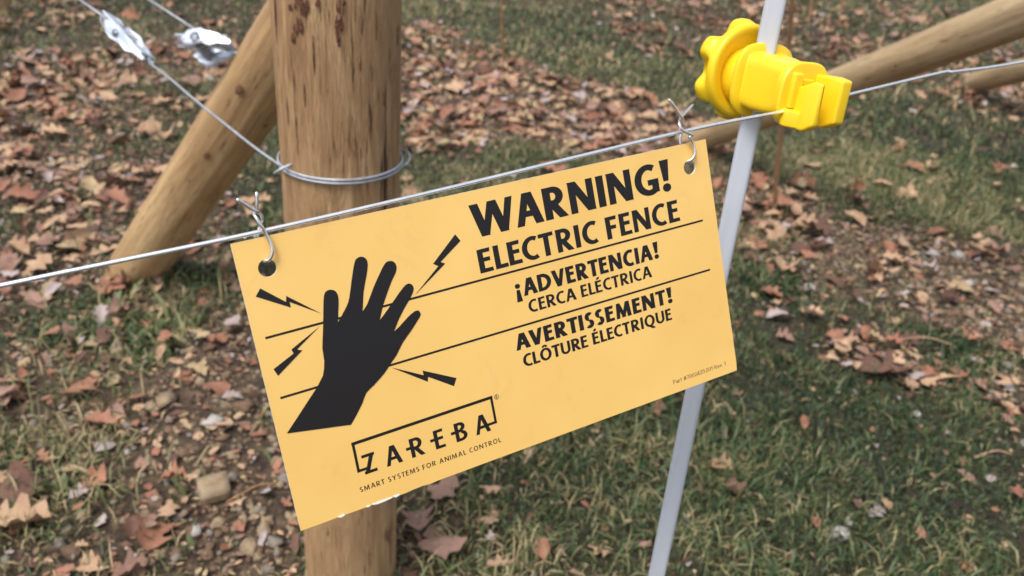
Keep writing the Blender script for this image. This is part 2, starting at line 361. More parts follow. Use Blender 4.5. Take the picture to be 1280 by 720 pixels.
# local frame of the upright post equals the world's axes apart from the origin
qi = post.matrix_world.inverted()
def on_post(px, py):
    """first point of the post's surface on a sight line, as local angle and height"""
    o = qi @ Vector((0, 0, CAM_H)); d = (qi.to_3x3() @ ray(px, py)).normalized()
    A = d.x ** 2 + d.y ** 2; B = 2 * (o.x * d.x + o.y * d.y); C = o.x ** 2 + o.y ** 2 - PR ** 2
    disc = max(B * B - 4 * A * C, 0); t = (-B - math.sqrt(disc)) / (2 * A); p = o + d * t
    return math.atan2(p.y, p.x), p.z
def smear(name, px, py, w, h, m_, k0):
    """an upright ragged fleck left on the timber, one mesh of several slivers"""
    bm = bmesh.new(); rr = PR + .0003
    a0, z0 = on_post(px, py)
    for k in range(k0):
        da = random.gauss(0, w / 81.0 * .42); dz = random.gauss(0, h / 1050 * .45); hw = random.uniform(.10, .32) * w / 81.0; hh = random.uniform(.25, .7) * h / 1050
        ring = []; n = 14
        for q in range(n):
            a = 2 * math.pi * q / n; j_ = random.uniform(.65, 1.2); A = a0 + da + math.cos(a) * hw * j_
            ring.append(bm.verts.new(((rr + .0009) * math.cos(A), (rr + .0009) * math.sin(A), z0 + dz + math.sin(a) * hh * j_ * random.uniform(.8, 1.2))))
        c = bm.verts.new(((rr + .0016 + k * 1e-5) * math.cos(a0 + da), (rr + .0016) * math.sin(a0 + da), z0 + dz))
        for q in range(n): bm.faces.new((c, ring[q], ring[(q + 1) % n]))
    bmesh.ops.recalc_face_normals(bm, faces=bm.faces); obj(name, bm, m_, post, smooth=True)
for px, py, w, h, k0 in [(346, 14, 6, 34, 5), (375, 6, 14, 10, 9), (371, 36, 9, 13, 6), (420, 34, 9, 17, 7), (427, 6, 6, 12, 4), (398, 4, 9, 6, 4)]:
    smear('bark_patch', px, py, w, h, M_BARK, k0)
for i, (px, py, w, h) in enumerate([(381, 120, 1.6, 16), (497, 45, 3, 14), (480, 120, 2, 12), (450, 80, 1.5, 10), (392, 70, 1.3, 22), (360, 140, 1.5, 20), (462, 160, 1.3, 16), (470, 30, 1.4, 20), (410, 665, 2, 12)]):
    a, z = on_post(px, py); o = surf_patch(post, 'knot' if w > 3.5 else 'crack', a, z, w / 81.0, h * 0.85 / 1050, PR, M_KNOT, i, 0.0004)

b0 = D(178, 326, 1.86); b1 = D(377, 26, 1.38); bd = (b1 - b0).normalized()
brace = log_thing('brace_post', b0 - bd * 0.05, b1 + bd * 0.55, 0.058, 0.064, M_BRACE,
                  'slanting round timber brace leaning in from the left behind the wrapped post', 'brace', 5.0)
bi = brace.matrix_world.inverted()
def on_log(inv, r, px, py):
    o = inv @ Vector((0, 0, CAM_H)); d = (inv.to_3x3() @ ray(px, py)).normalized()
    A = d.x ** 2 + d.y ** 2; B = 2 * (o.x * d.x + o.y * d.y); C = o.x ** 2 + o.y ** 2 - r ** 2
    t = (-B - math.sqrt(max(B * B - 4 * A * C, 0))) / (2 * A); p = o + d * t; return math.atan2(p.y, p.x), p.z
for (px, py, w, h) in [(298, 112, 6, 9), (258, 195, 5, 8), (332, 158, 5, 3)]:
    a, z = on_log(bi, 0.062, px, py); surf_patch(brace, 'knot', a, z, w / 55.0, h * 1.35 / 1050, 0.0615, M_KNOT, 0, 0.0004)

l0 = D(862, 184, 2.93); l1 = D(1263, 27, 1.78); ld = (l1 - l0).normalized(); l0.z += 0.02
log1 = log_thing('brace_post', l0 - ld * 0.05, l1 + ld * 0.55, 0.043, 0.050, M_LOG,
                 'long slanting timber brace rising to the right behind the yellow insulator', 'brace', 12.0)
for (px, py, w, h) in [(1175, 62, 6, 5), (1120, 82, 4, 4)]:
    a, z = on_log(log1.matrix_world.inverted(), 0.046, px, py); surf_patch(log1, 'knot', a, z, w / 40.0, h * 1.7 / 1050, 0.047, M_KNOT, 0, 0.0006)
c0 = G(1222, 103, 0.05); c1 = D(1330, 74, 3.2)
cd = (c1 - c0).normalized()
log_thing('brace_post', c0 - cd * 0.05, c1 + cd * 0.9, 0.047, 0.05, M_LOG, 'farther timber brace lying low at the right edge of the picture', 'brace', 17.0)
pp = G(-4, 18)
log_thing('fence_post', (pp.x, pp.y, -0.2), (pp.x - 0.02, pp.y, 1.25), 0.06, 0.058, M_BRACE, 'distant wooden post cut off by the top left corner', 'fence post', 21.0)

# thin stakes / stems
def stake(px0, py0, px1, py1, dz, r, label):
    g = G(px0, py0); g.z = gz(g.x, g.y); d0 = depth(g); top = D(px1, py1, d0 - dz)
    d = (top - g).normalized(); bm = bmesh.new(); P = []
    n = 12
    for i in range(n + 1):
        p = g - d * 0.05 + (top - g + d * 0.35) * (i / n); P.append(p + Vector((random.uniform(-1, 1), random.uniform(-1, 1), 0)) * 0.003)
    tube(bm, P, [r * (1 - 0.25 * i / n) for i in range(n + 1)], 8)
    tag(obj('garden_stake', bm, M_STAKE, smooth=True), label, 'stake')
stake(967, 264, 990, 20, 0.50, 0.0075, 'thin brown stake rising behind the yellow insulator, tallest of the thin stakes')
stake(1010, 32, 1018, -20, 0.12, 0.009, 'thin brown stake at the top edge just right of the tallest stake')
stake(629, 84, 627, -10, 0.25, 0.006, 'thin pale stake in the grass above the middle of the sign')

# ------------------------------------------------------------------ sign
sign = empty('warning_sign', label='yellow plastic electric fence warning sign hanging from the wire by two ties', cat='sign', mat=SM)
SW, SH = 0.254, 0.1324
def flat_poly(name, outer, holes, thick, mats, parent, zoff=0.0, edge_mat=None):
    cu = bpy.data.curves.new(name, 'CURVE'); cu.dimensions = '2D'; cu.fill_mode = 'BOTH'; cu.extrude = thick / 2
    for ring in [outer] + holes:
        sp = cu.splines.new('POLY'); sp.points.add(len(ring) - 1); sp.use_cyclic_u = True
        for p, c in zip(sp.points, ring): p.co = (c[0], c[1], 0, 1)
    tmp = bpy.data.objects.new('tmp', cu); COL.objects.link(tmp)
    me = bpy.data.meshes.new_from_object(tmp.evaluated_get(bpy.context.evaluated_depsgraph_get()))
    bpy.data.objects.remove(tmp); me.name = name; me.materials.clear()
    me.transform(Matrix.Translation((0, 0, zoff - thick / 2)))
    for m in mats: me.materials.append(m)
    if len(mats) > 1:
        for p in me.polygons: p.material_index = 0 if p.normal.z > 0.5 else 1
    return obj(name, me, mats, parent)
def circ(c, r, n=36, ry=None): return [(c[0] + r * math.cos(2 * math.pi * k / n), c[1] + (ry or r) * math.sin(2 * math.pi * k / n)) for k in range(n)]
H1 = (0.01241, -0.01340); H2 = (0.24080, -0.01290)
edge = []
for k in range(60): edge.append((SW * k / 60, 0))
for k in range(30): edge.append((SW - 0.0004 * k / 30, -SH * k / 30))
for k in range(60):
    x = SW - 0.0008 - (SW) * k / 60; j = 0.0
    if 0.012 < x < 0.065: j = random.uniform(-0.0003, 0.0002) if not 0.02 < x < 0.034 else random.uniform(-0.0002, 0.0006)
    edge.append((x, -SH + j))
for k in range(30): edge.append((-0.0008 + 0.0008 * k / 30, -SH + SH * k / 30))
flat_poly('panel', edge, [circ(H1, 0.0039), circ(H2, 0.0039)], 0.0011, [M_SIGN, M_CORE], sign)
Z0 = 0.00007
for k, (xa, xb, dy) in enumerate([(.0175, .0205, .0004), (.034, .044, .0007), (.0445, .0475, .0005), (.031, .033, .0003)]):
    P_ = []; m_ = 7
    for q in range(m_ + 1): P_.append((xa + (xb - xa) * q / m_ - .0008, -SH - dy * math.sin(math.pi * q / m_) * random.uniform(.5, 1.2) - .0001))
    for q in range(m_, -1, -1): P_.append((xa + (xb - xa) * q / m_ - .0008, -SH + .0007 * random.uniform(.4, 1.1)))
    flat_poly('chipped_edge', P_, [], 0.00025, [M_CORE], sign, 0.00016)
class Print:
    """flat printed shapes, each a hair above the next, in millimetres on the sign"""
    def __init__(s): s.v = []; s.f = []; s.k = 0
    def poly(s, P):
        if len(P) < 3: return
        A = sum(P[i][0] * P[(i + 1) % len(P)][1] - P[(i + 1) % len(P)][0] * P[i][1] for i in range(len(P)))
        if abs(A) < 1e-9: return
        if A < 0: P = P[::-1]
        b = len(s.v); z = Z0 + 0.000003 * (s.k % 12); s.k += 1
        s.v += [(p[0] / 1000, p[1] / 1000, z) for p in P]; s.f.append(tuple(range(b, b + len(P))))
    def build(s, name, label=None, parent=None):
        return tag(obj(name, mesh_pd(name, s.v, s.f), M_INK, parent or sign), label)
def clip_band(P, lo, hi):
    for s, lim in ((1, lo), (-1, -hi)):
        Q = []
        for i in range(len(P)):
            a, b = P[i], P[(i + 1) % len(P)]; da, db = s * a[1] - lim, s * b[1] - lim
            if da >= 0: Q.append(a)
            if (da >= 0) != (db >= 0):
                t = da / (da - db); Q.append((a[0] + (b[0] - a[0]) * t, a[1] + (b[1] - a[1]) * t))
        P = Q
    return P
def glyph(ch, t):
    """polygons of a humanist sans letter, cap height 1, and its advance"""
    P = []; h = t * 0.80
    def V(x, y0=0, y1=1, w=None): w = w or t; P.append([(x, y0), (x + w, y0), (x + w, y1), (x, y1)])
    def Hb(y, x0, x1, sl=0.0): P.append([(x0, y), (x1 - sl, y), (x1, y + h), (x0, y + h)])
    def Dg(x0, y0, x1, y1, w=None, lo=0, hi=1, ext=0.25):
        w = (w or t) * 0.5; dx, dy = x1 - x0, y1 - y0; L = math.hypot(dx, dy); ux, uy = dx / L, dy / L
        x0 -= ux * ext; y0 -= uy * ext; x1 += ux * ext; y1 += uy * ext
        P.append(clip_band([(x0 - uy * w, y0 + ux * w), (x0 + uy * w, y0 - ux * w), (x1 + uy * w, y1 - ux * w), (x1 - uy * w, y1 + ux * w)], lo, hi))
    def Ar(cx, cy, rx, ry, a0, a1, w0=None, n=14):
        w0 = w0 or t; O = []; I = []
        for i in range(n + 1):
            a = R(a0 + (a1 - a0) * i / n); c, s_ = math.cos(a), math.sin(a); ww = h + (w0 - h) * abs(c)
            O.append((cx + rx * c, cy + ry * s_)); I.append((cx + (rx - ww) * c, cy + (ry - ww) * s_))
        for i in range(n): P.append([O[i], O[i + 1], I[i + 1], I[i]])
    def Dot(cx, cy, r):
        P.append([(cx + r * math.cos(k * math.pi / 8), cy + r * math.sin(k * math.pi / 8)) for k in range(16)])
    base = {'É': 'E', 'Ô': 'O'}.get(ch, ch); w = 0.5; g = 0.105 + 0.2 * max(0, 0.2 - t)
    if base == 'W':
        w = 1.22; q = t * .52
        Dg(q, 1, .33, 0, t * 1.04); Dg(.33, 0, .60, 1, t * .86); Dg(.62, 1, .86, 0, t * 1.04); Dg(.86, 0, w - q, 1, t * .86)
    elif base == 'A':
        w = .80; q = t * .52; Dg(q, 0, .385, 1, t * .9); Dg(.43, 1, w - q, 0, t * 1.04); Hb(.26, .2, .62)
    elif base == 'V': w = .76; q = t * .52; Dg(q, 1, .37, 0); Dg(.39, 0, w - q, 1, t * .9)
    elif base == 'N': w = .76; V(0, w=t * .92); V(w - t * .92, w=t * .92); Dg(t * .5, 1, w - t * .5, 0, t * 1.02)
    elif base == 'M': w = .92; q = t * .5; Dg(q, 0, q + .07, 1, t * .9); Dg(q + .07, 1, w / 2, .12, t * .85, .02, 1, .12); Dg(w / 2, .12, w - q - .07, 1, t * .85, .02, 1, .12); Dg(w - q, 0, w - q - .07, 1)
    elif base == 'R':
        w = .66; V(0); Hb(1 - h, t * .5, .34); Hb(.40, t * .5, .34); Ar(.30, .70, .30, .30, -90, 90); Dg(.26, .46, w - t * .5, 0, t, 0, .47, .2)
    elif base == 'P': w = .58; V(0); Hb(1 - h, t * .5, .30); Hb(.38, t * .5, .30); Ar(.27, .69, .30, .31, -90, 90)
    elif base == 'B': w = .62; V(0); Hb(1 - h, t * .5, .3); Hb(.47, t * .5, .34); Hb(0, t * .5, .32); Ar(.28, .76, .27, .24, -90, 90); Ar(.31, .275, .30, .275, -90, 90)
    elif base == 'I': w = t; V(0)
    elif base == 'E': w = .50; V(0); Hb(1 - h, t * .5, w - .01, .02); Hb(.46, t * .5, w - .05); Hb(0, t * .5, w, -.02)
    elif base == 'F': w = .49; V(0); Hb(1 - h, t * .5, w, .02); Hb(.43, t * .5, w - .05)
    elif base == 'L': w = .48; V(0); Hb(0, t * .5, w, -.02)
    elif base == 'T': w = .60; V(w / 2 - t / 2); Hb(1 - h, 0, w)
    elif base == 'C': w = .64; Ar(.44, .5, .44, .515, 62, 298, n=22)
    elif base == 'G': w = .78; Ar(.46, .5, .46, .515, 58, 300, n=22); V(w - t, .06, .50); Hb(.5 - h, w - t - .13, w - t * .5)
    elif base == 'D': w = .76; V(0); Hb(1 - h, t * .5, .32); Hb(0, t * .5, .32); Ar(.26, .5, .50, .5, -90, 90, n=20)
    elif base == 'O': w = .84; Ar(w / 2, .5, w / 2, .515, 0, 360, n=32)
    elif base == 'Q': w = .84; Ar(w / 2, .5, w / 2, .515, 0, 360, n=32); Dg(.46, .02, .74, -.20, t * .9, -.22, .12, .05)
    elif base == 'U': w = .70; V(0, .32, 1, t * .95); V(w - t * .95, .32, 1, t * .95); Ar(w / 2, .34, w / 2, .355, 180, 360, t * .95)
    elif base == 'S': w = .50; Ar(.27, .735, .25, .28, 40, 262, n=16); Ar(.25, .265, .26, .28, -140, 92, n=16)
    elif base == 'Y': w = .70; V(w / 2 - t / 2, 0, .5); Dg(t * .5, 1, w / 2, .46, t * .95, .44, 1); Dg(w / 2, .46, w - t * .5, 1, t * .9, .44, 1)
    elif base == 'Z': w = .60; Hb(1 - h, 0, w); Hb(0, 0, w); Dg(t * .55, 0, w - t * .55, 1)
    elif base == '!': w = t * 1.25; P.append([(t * .25, .34), (t * 1.0, .34), (t * 1.3, 1.04), (-t * .05, 1.04)]); Dot(t * .62, .12, t * .62)
    elif base == '¡': w = t * 1.25; P.append([(-t * .05, -.25), (t * 1.3, -.25), (t * 1.0, .45), (t * .25, .45)]); Dot(t * .62, .67, t * .62)
    elif base == ' ': w = .16
    elif base == '.': w = t * 1.2; Dot(t * .6, t * .6, t * .65)
    elif base == '#': w = .6; Dg(.12, 0, .24, 1); Dg(.36, 0, .48, 1); Hb(.3, 0, w); Hb(.62, 0, w)
    elif base == '7': w = .5; Hb(1 - h, 0, w); Dg(.16, 0, w - t * .5, 1, None, 0, .97)
    elif base == '0': w = .5; Ar(.25, .5, .25, .5, 0, 360, n=24)
    elif base == '2': w = .48; Ar(.23, .74, .24, .26, -30, 160); Hb(0, 0, w); Dg(.05, 0, .40, .62, None, .01, .62, .08)
    elif base == '4': w = .54; V(.34); Hb(.24, 0, w); Dg(.05, .26, .38, 1)
    elif base == '1': w = .32; V(.18); Dg(.03, .78, .2, .95, None, .7, 1, .05)
    elif base == 'a': w = .44; V(w - t, 0, .55); Ar(.22, .47, .22, .23, 0, 150); Ar(.2, .19, .2, .2, 0, 360)
    elif base == 'r': w = .32; V(0, 0, .7); Ar(.22, .42, .22, .28, 60, 180)
    elif base == 't': w = .32; V(.08, .1, .9); Hb(.62, 0, w); Ar(.24, .16, .16, .16, 180, 290)
    elif base == 'e': w = .46; Ar(.23, .35, .23, .36, 0, 320, n=22); Hb(.32, .04, .44)
    elif base == 'v': w = .44; Dg(t * .5, .7, .22, 0, None, 0, .7); Dg(.22, 0, w - t * .5, .7, None, 0, .7)
    if ch == 'É': Dg(.20, 1.10, .34, 1.26, t * .8, 1.08, 1.28, .02)
    if ch == 'Ô': Dg(.27, 1.08, .42, 1.24, t * .7, 1.06, 1.26, .02); Dg(.42, 1.24, .57, 1.08, t * .7, 1.06, 1.26, .02)
    return P, w, g
def text_line(name, s, x0, x1, base_y, cap, t, label, slope=0.0, track=0.0, lefts=None):
    pen = 0; items = []
    prev = ''
    for ch in s:
        P, w, g = glyph(ch, t); pen -= .13 if prev + ch in ('WA', 'AV') else .05 if prev + ch in ('RT', 'DV', 'EC', 'TI', 'TE', 'RE', 'CL', 'RV', 'CT', 'LE', 'CA', 'IA', 'LÔ', 'ÔT', 'LÉ', 'AR', 'AD', 'VE', 'RC', 'TU') else 0; prev = ch; items.append((P, pen, w)); pen += w + g + track
        if ch == ' ': pen += .02
        end = items[-1][1] + w
    k = (x1 - x0) / (end * cap); pr = Print()
    for i, (P, px, w) in enumerate(items):
        ox = x0 + px * cap * k
        if lefts: ox = lefts[i]; 
        kk = k if not lefts else 1.0
        kk = k
        for q in P: pr.poly([(ox + a * cap * kk, base_y + (ox + a * cap - x0) * slope + b * cap) for a, b in q])
    return pr.build(name, label)
text_line('lettering', 'WARNING!', 109.6, 227.0, -22.5, 16.0, .228, 'large black word WARNING! at top')
text_line('lettering', 'ELECTRIC FENCE', 109.2, 229.4, -39.8, 11.6, .21, 'black words ELECTRIC FENCE')
text_line('lettering', '¡ADVERTENCIA!', 125.6, 212.5, -56.4, 8.6, .235, 'black word ¡ADVERTENCIA!')
text_line('lettering', 'CERCA ELÉCTRICA', 131.0, 206.2, -65.4, 6.35, .20, 'black words CERCA ELÉCTRICA')
text_line('lettering', 'AVERTISSEMENT!', 120.0, 216.8, -82.2, 8.2, .24, 'black word AVERTISSEMENT!')
text_line('lettering', 'CLÔTURE ÉLECTRIQUE', 122.6, 214.6, -91.5, 6.4, .21, 'black words CLÔTURE ÉLECTRIQUE')
text_line('lettering', 'Part #7002420.001 Rev. 1', 209.0, 246.0, -127.2, 2.3, .09, 'tiny black part number at lower right')
text_line('lettering', 'SMART SYSTEMS FOR ANIMAL CONTROL', 29.1, 102.7, -124.6, 2.4, .16, 'small black tagline under the logo', track=.12)
for x0, y0, x1, y1 in ((4.53, -42.85, 244.4, -42.88), (4.53, -70.46, 244.5, -70.79)):
    pr = Print(); w = .52
    pr.poly([(x0, y0 - w), (x1, y1 - w), (x1, y1 + w), (x0, y0 + w)]); o = pr.build('printed_rule')
# logo
pr = Print()
fr = [(35.0, -114.5), (30.5, -114.5), (30.8, -101.1), (101.9, -100.95), (101.8, -113.9), (97.4, -113.9)]
for (a, b), wd in zip(zip(fr[:-1], fr[1:]), (1.3, 1.3, 1.5, 1.3, 1.3)):
    dx, dy = b[0] - a[0], b[1] - a[1]; L = math.hypot(dx, dy); ux, uy = dx / L * wd / 2, dy / L * wd / 2
    pr.poly([(a[0] - ux - uy, a[1] - uy + ux), (a[0] - ux + uy, a[1] - uy - ux), (b[0] + ux + uy, b[1] + uy - ux), (b[0] + ux - uy, b[1] + uy + ux)])
pr.build('logo_frame')
pr = Print()
for ch, x in zip('ZAREBA', (33.2, 43.8, 56.6, 69.0, 79.9, 90.4)):
    P, w, g = glyph(ch, .19); cap = 9.4
    for q in P: pr.poly([(x + a * cap * 1.08, -117.2 + b * cap) for a, b in q])
    if ch in 'REB': pr.poly([(x - 2.1, -112.9), (x + .6, -112.9), (x + .6, -111.5), (x - 2.1, -111.5)])
pr.build('logo_lettering', 'large spaced black word ZAREBA')
pr = Print()
O = circ((104.8, -101.6), 1.25, 28); I = circ((104.8, -101.6), 1.0, 28)
for k in range(28): pr.poly([O[k], O[(k + 1) % 28], I[(k + 1) % 28], I[k]])
for q in glyph('R', .16)[0]: pr.poly([(104.35 + a * 1.3, -102.25 + b * 1.3) for a, b in q])
pr.build('registered_mark')
hand = [(3.6, -86.7), (21.23, -70.3), (24.78, -66.09), (26.81, -59.79), (27.28, -54.07), (29.44, -45.96), (31.15, -39.2), (32.85, -32.45), (34.34, -29.68), (36.72, -29.29), (38.97, -30.73), (39.34, -34.14), (37.95, -39.57), (36.68, -44.47), (38.81, -42.13), (42.34, -38.12), (44.29, -34.7), (46.98, -27.41), (49.64, -20.84), (51.17, -18.61), (53.48, -18.15), (55.42, -19.34), (55.78, -22.32), (53.83, -27.66), (51.01, -34.25), (48.64, -42.72), (51.5, -39.95), (55.98, -33.32), (60.22, -27.78), (63.3, -24.13), (65.5, -23.05), (67.89, -23.92), (68.76, -26.19), (67.84, -28.92), (65.33, -31.99), (61.92, -37.05), (58.36, -42.79), (55.51, -48.72), (59.22, -45.7), (64.89, -40.79), (69.62, -36.79), (72.55, -35.44), (74.42, -36.81), (74.4, -39.05), (72.35, -41.98), (68.31, -46.18), (64.14, -51.07), (60.97, -55.62), (64.3, -53.83), (68.83, -50.84), (72.67, -49.0), (74.69, -49.09), (75.35, -51.08), (73.84, -52.96), (68.88, -57.67), (64.11, -61.65), (59.93, -66.53), (57.06, -69.03), (52.26, -73.37), (46.0, -77.54), (42.03, -79.79), (39.32, -83.79), (35.26, -88.55), (31.94, -92.01)]
notch = {0, 13, 25, 37, 47, 62, 63, 1}
sm = []
for i in range(len(hand)):      # round the finger outlines, keep the notches and the cuff sharp
    p0, p1, p2, p3 = [hand[(i + j) % len(hand)] for j in (-1, 0, 1, 2)]
    sm.append(p1)
    if i not in notch and (i + 1) % len(hand) not in notch:
        sm.append(tuple((-p0[j] + 9 * p1[j] + 9 * p2[j] - p3[j]) / 16 for j in (0, 1)))
flat_poly('printed_hand', [(a / 1000, b / 1000) for a, b in sm], [], 0.00006, [M_INK], sign, 0.00020)
for b in ([(7.45, -21.24), (16.67, -29.73), (17.29, -27.12), (30.28, -38.6), (18.11, -30.11), (18.11, -32.65), (4.79, -24.24)],
          [(4.7, -57.08), (14.57, -52.73), (14.09, -50.74), (28.27, -44.12), (16.43, -51.42), (18.59, -52.42), (5.88, -60.52)],
          [(100.22, -18.32), (86.43, -29.41), (88.78, -31.04), (74.63, -41.52), (92.38, -30.7), (90.25, -29.43), (102.21, -21.94)],
          [(56.16, -71.66), (70.62, -79.87), (70.5, -77.5), (86.3, -86.06), (84.23, -89.55), (72.55, -81.23), (71.89, -83.53)]):
    flat_poly('printed_bolt', [(x / 1000, y / 1000) for x, y in b], [], 0.00004, [M_INK], sign, 0.00013)

# ------------------------------------------------------------------ fence wire along the top of the sign
WZ = 0.0
wp = [(-0.9, .012), (-0.5, .006), (-0.25, .0040), (-.0852, .0033), (-.0516, .0030), (.0123, .0024), (.1055, .0036), (.2432, .0066), (.3209, .0058), (.364, .0075), (.4476, .0090), (.4560, .0080), (.5271, .0048), (.7, .004), (1.3, .012)]
P = [SM @ Vector((x, y, WZ)) for x, y in wp]
bm = bmesh.new(); tube(bm, catmull(P, 6), 0.00098, 12)
tag(obj('fence_wire', bm, M_WIRE, smooth=True), 'galvanised electric fence wire running just above the sign into the insulator', 'wire')
def tie(strands, label, r=0.00082):
    e = empty('tie_wire', sign_w(*strands[0][0][:2]), label, 'wire tie')
    for s in strands:
        bm = bmesh.new(); C = catmull([sign_w(px, py, z) - e.location for px, py, z in s], 7)
        rr = [r] * len(C); rr[-1] = r * 0.35; tube(bm, C, rr, 10); obj('strand', bm, M_TIE, e, smooth=True)
a = lambda x, y, z: (270 + x / 5.145, 220 + y / 5.145, z)
tie([[a(300, 545, -.003), a(318, 546, .0005), a(345, 535, .0018), a(362, 490, .0026), a(350, 430, .0026), a(318, 365, .0028), a(285, 310, .0034), a(258, 268, .0028), a(245, 240, .0012), a(258, 215, -.0002), a(262, 190, .0005), a(262, 100, .0015)],
     [a(318, 548, -.003), a(290, 480, -.004), a(270, 400, -.0038), a(272, 365, -.0036), a(283, 325, -.0034), a(296, 288, -.0012), a(290, 252, .0006), a(262, 228, .0030), a(228, 208, .0034), a(180, 178, .0042), a(130, 148, .0052)],
     [a(255, 425, -.003), a(252, 395, -.003), a(228, 378, -.003), a(200, 384, -.003), a(182, 408, -.003)]],
    'twisted wire tie through the left hole of the sign')
a = lambda x, y, z: (810 + x / 6, 110 + y / 6, z)
tie([[a(280, 560, -.003), a(292, 552, .0004), a(330, 533, .002), a(352, 490, .0028), a(340, 420, .0028), a(312, 370, .0030), (866 - 1, 169, .0034), a(262, 318, .0036), a(236, 280, .0030), a(238, 238, .0012), a(262, 205, -.0002), a(340, 122, -.003)],
     [a(310, 560, -.003), a(260, 500, -.004), a(240, 410, -.0036), a(250, 340, -.0036), a(266, 290, -.0022), a(270, 255, .0008), a(245, 215, .0028), a(205, 150, .0036), a(155, 85, .0044)]],
    'twisted wire tie through the right hole of the sign')

# ------------------------------------------------------------------ grey rod
RO = D(949, 100, 0.512)
rod_bot = D(811.5, 760, 0.668); 
rd = Vector((0, 0, 1))
q0 = D(972, -10, 0.497); ax = (q0 - D(820.5, 720, 0.640)).normalized()
bot = RO - ax * ((RO.z + 0.25) / ax.z); top = RO + ax * 0.32
bm = bmesh.new(); n = 30
rot = empty('fence_rod', bot, 'slim grey plastic rod post standing behind the right end of the sign', 'rod post')
fx = Vector((RO.x, RO.y, 0)).normalized(); sx_ = Vector((-fx.y, fx.x, 0)); hw_ = 0.0062
sec = []
for k in range(40):
    q = 2 * math.pi * k / 40 + .11; c_, s_ = math.cos(q), math.sin(q)
    sec.append(sx_ * hw_ * math.copysign(abs(c_) ** .42, c_) + fx * hw_ * math.copysign(abs(s_) ** .42, s_))
loft(bm, [[(top - bot) * (i / n) + p + Vector((math.sin(i * .9), math.cos(i * 1.3), 0)) * .00012 for p in sec] for i in range(n + 1)])
obj('shaft', bm, M_ROD, rot, smooth=True)

# ------------------------------------------------------------------ yellow screw-on insulator
iw = Vector((S_X.x, S_X.y, 0)).normalized(); iw = (iw - ax * iw.dot(ax)).normalized(); ia = iw.cross(ax)
IM = Matrix(((iw.x, ax.x, ia.x, RO.x), (iw.y, ax.y, ia.y, RO.y), (iw.z, ax.z, ia.z, RO.z), (0, 0, 0, 1)))
ins = empty('insulator', label='bright yellow plastic screw-on insulator clamped to the grey rod holding the fence wire', cat='insulator', mat=IM)
SCL = 1.06 / 1000
def superring(z, hw, hh, e=4.0, cx=0, cy=0, n=56):
    out = []
    for k in range(n):
        a = 2 * math.pi * k / n; c, s_ = math.cos(a), math.sin(a)
        out.append(((cx + hw * math.copysign(abs(c) ** (2 / e), c)) * SCL, (cy + hh * math.copysign(abs(s_) ** (2 / e), s_)) * SCL, z * SCL))
    return out
# knob: six-lobed hand nut behind the rod
KC = (0, 3)
def star(z, R0, amp, cut=1.0, n=180):
    out = []
    for k in range(n):
        a = 2 * math.pi * k / n; c = math.cos(6 * (a - R(92)))
        lobe = 1 / (1 + math.exp(-(c + .15) * 3.2)); lobe = (lobe - .06) / .91
        r = R0 * (1 - amp * (1 - lobe)); out.append(((KC[0] + r * math.cos(a)) * SCL, (KC[1] + r * math.sin(a)) * SCL, z * SCL))
    return out
bm = bmesh.new()
loft(bm, [star(-24.5, 12, .0), star(-25.5, 19, .05), star(-26.2, 24, .18), star(-25.6, 27.4, .28), star(-24, 28.6, .29), star(-21.5, 29.1, .29), star(-19, 29.0, .26), star(-17.2, 28.3, .15), star(-15.9, 27.4, .04), star(-15.2, 27.2, 0), star(-12.0, 26.9, 0), star(-10.8, 26.2, 0), star(-10.4, 24.6, 0), star(-11.0, 22, 0), star(-14, 17, 0)])
obj('knob', bm, M_YEL, ins, smooth=True)
bm = bmesh.new(); loft(bm, [superring(-15, 17, 17, 2), superring(-9, 15.5, 15.5, 2.2), superring(-3.5, 15, 15, 2.4), superring(-3.2, 12, 12, 2.4)])
obj('threaded_collar', bm, M_YEL, ins, smooth=True)
bm = bmesh.new(); loft(bm, [superring(-22, 9, 9, 2), superring(-22, 9.5, 9.5, 2), superring(5, 9.5, 9.5, 2)]); obj('threaded_stem', bm, M_YEL, ins, smooth=True)
def crease(o, ang=38):
    me_ = o.data; bm_ = bmesh.new(); bm_.from_mesh(me_)
    for e_ in bm_.edges: e_.smooth = e_.calc_face_angle(0) < R(ang)
    bm_.to_mesh(me_); bm_.free(); return o
bm = bmesh.new()
loft(bm, [superring(-1.0, 16, 15, 3.2), superring(-.4, 20.2, 19.2, 3.2), superring(.4, 21.4, 20.4, 3.2), superring(2.2, 21.8, 20.8, 3.2), superring(3.4, 21.4, 20.3, 3.2), superring(4.0, 20.2, 19.2, 3.2), superring(4.4, 17.2, 16.2, 5), superring(5.4, 16.4, 15.5, 6),
          superring(12, 15.9, 15.4, 7, 0, -.8), superring(20, 15.1, 14.6, 7, 0, -1.5), superring(28.2, 14.3, 13.6, 7, 0, -2.1), superring(29.2, 14.6, 13.6, 6, 0, -2.2), superring(29.6, 16.4, 16.2, 3.2, 0, -3.0), superring(30.4, 17.6, 17.4, 3.0, 0, -3.2), superring(33.6, 17.8, 17.6, 3.0, 0, -3.2), superring(34.8, 17.0, 16.8, 3.0, 0, -3.2), superring(35.2, 15.4, 15.2, 3.4, 0, -3.2)])
crease(obj('body', bm, M_YEL, ins, smooth=True), 32)
def jaw(name, secs, bev=1.5):
    """stack of four-cornered sections (z, corners)"""
    bm = bmesh.new(); loft(bm, [[(x * SCL, y * SCL, z * SCL) for x, y in q] for z, q in secs])
    bmesh.ops.bevel(bm, geom=bm.edges[:], offset=bev * SCL, segments=3, profile=0.6, affect='EDGES')
    return obj(name, bm, M_YEL, ins, smooth=True)
Q = lambda x0, x1, y0, y1, tp=0.0: [(x0, y0), (x1, y0), (x1 - tp, y1), (x0 + tp, y1)]
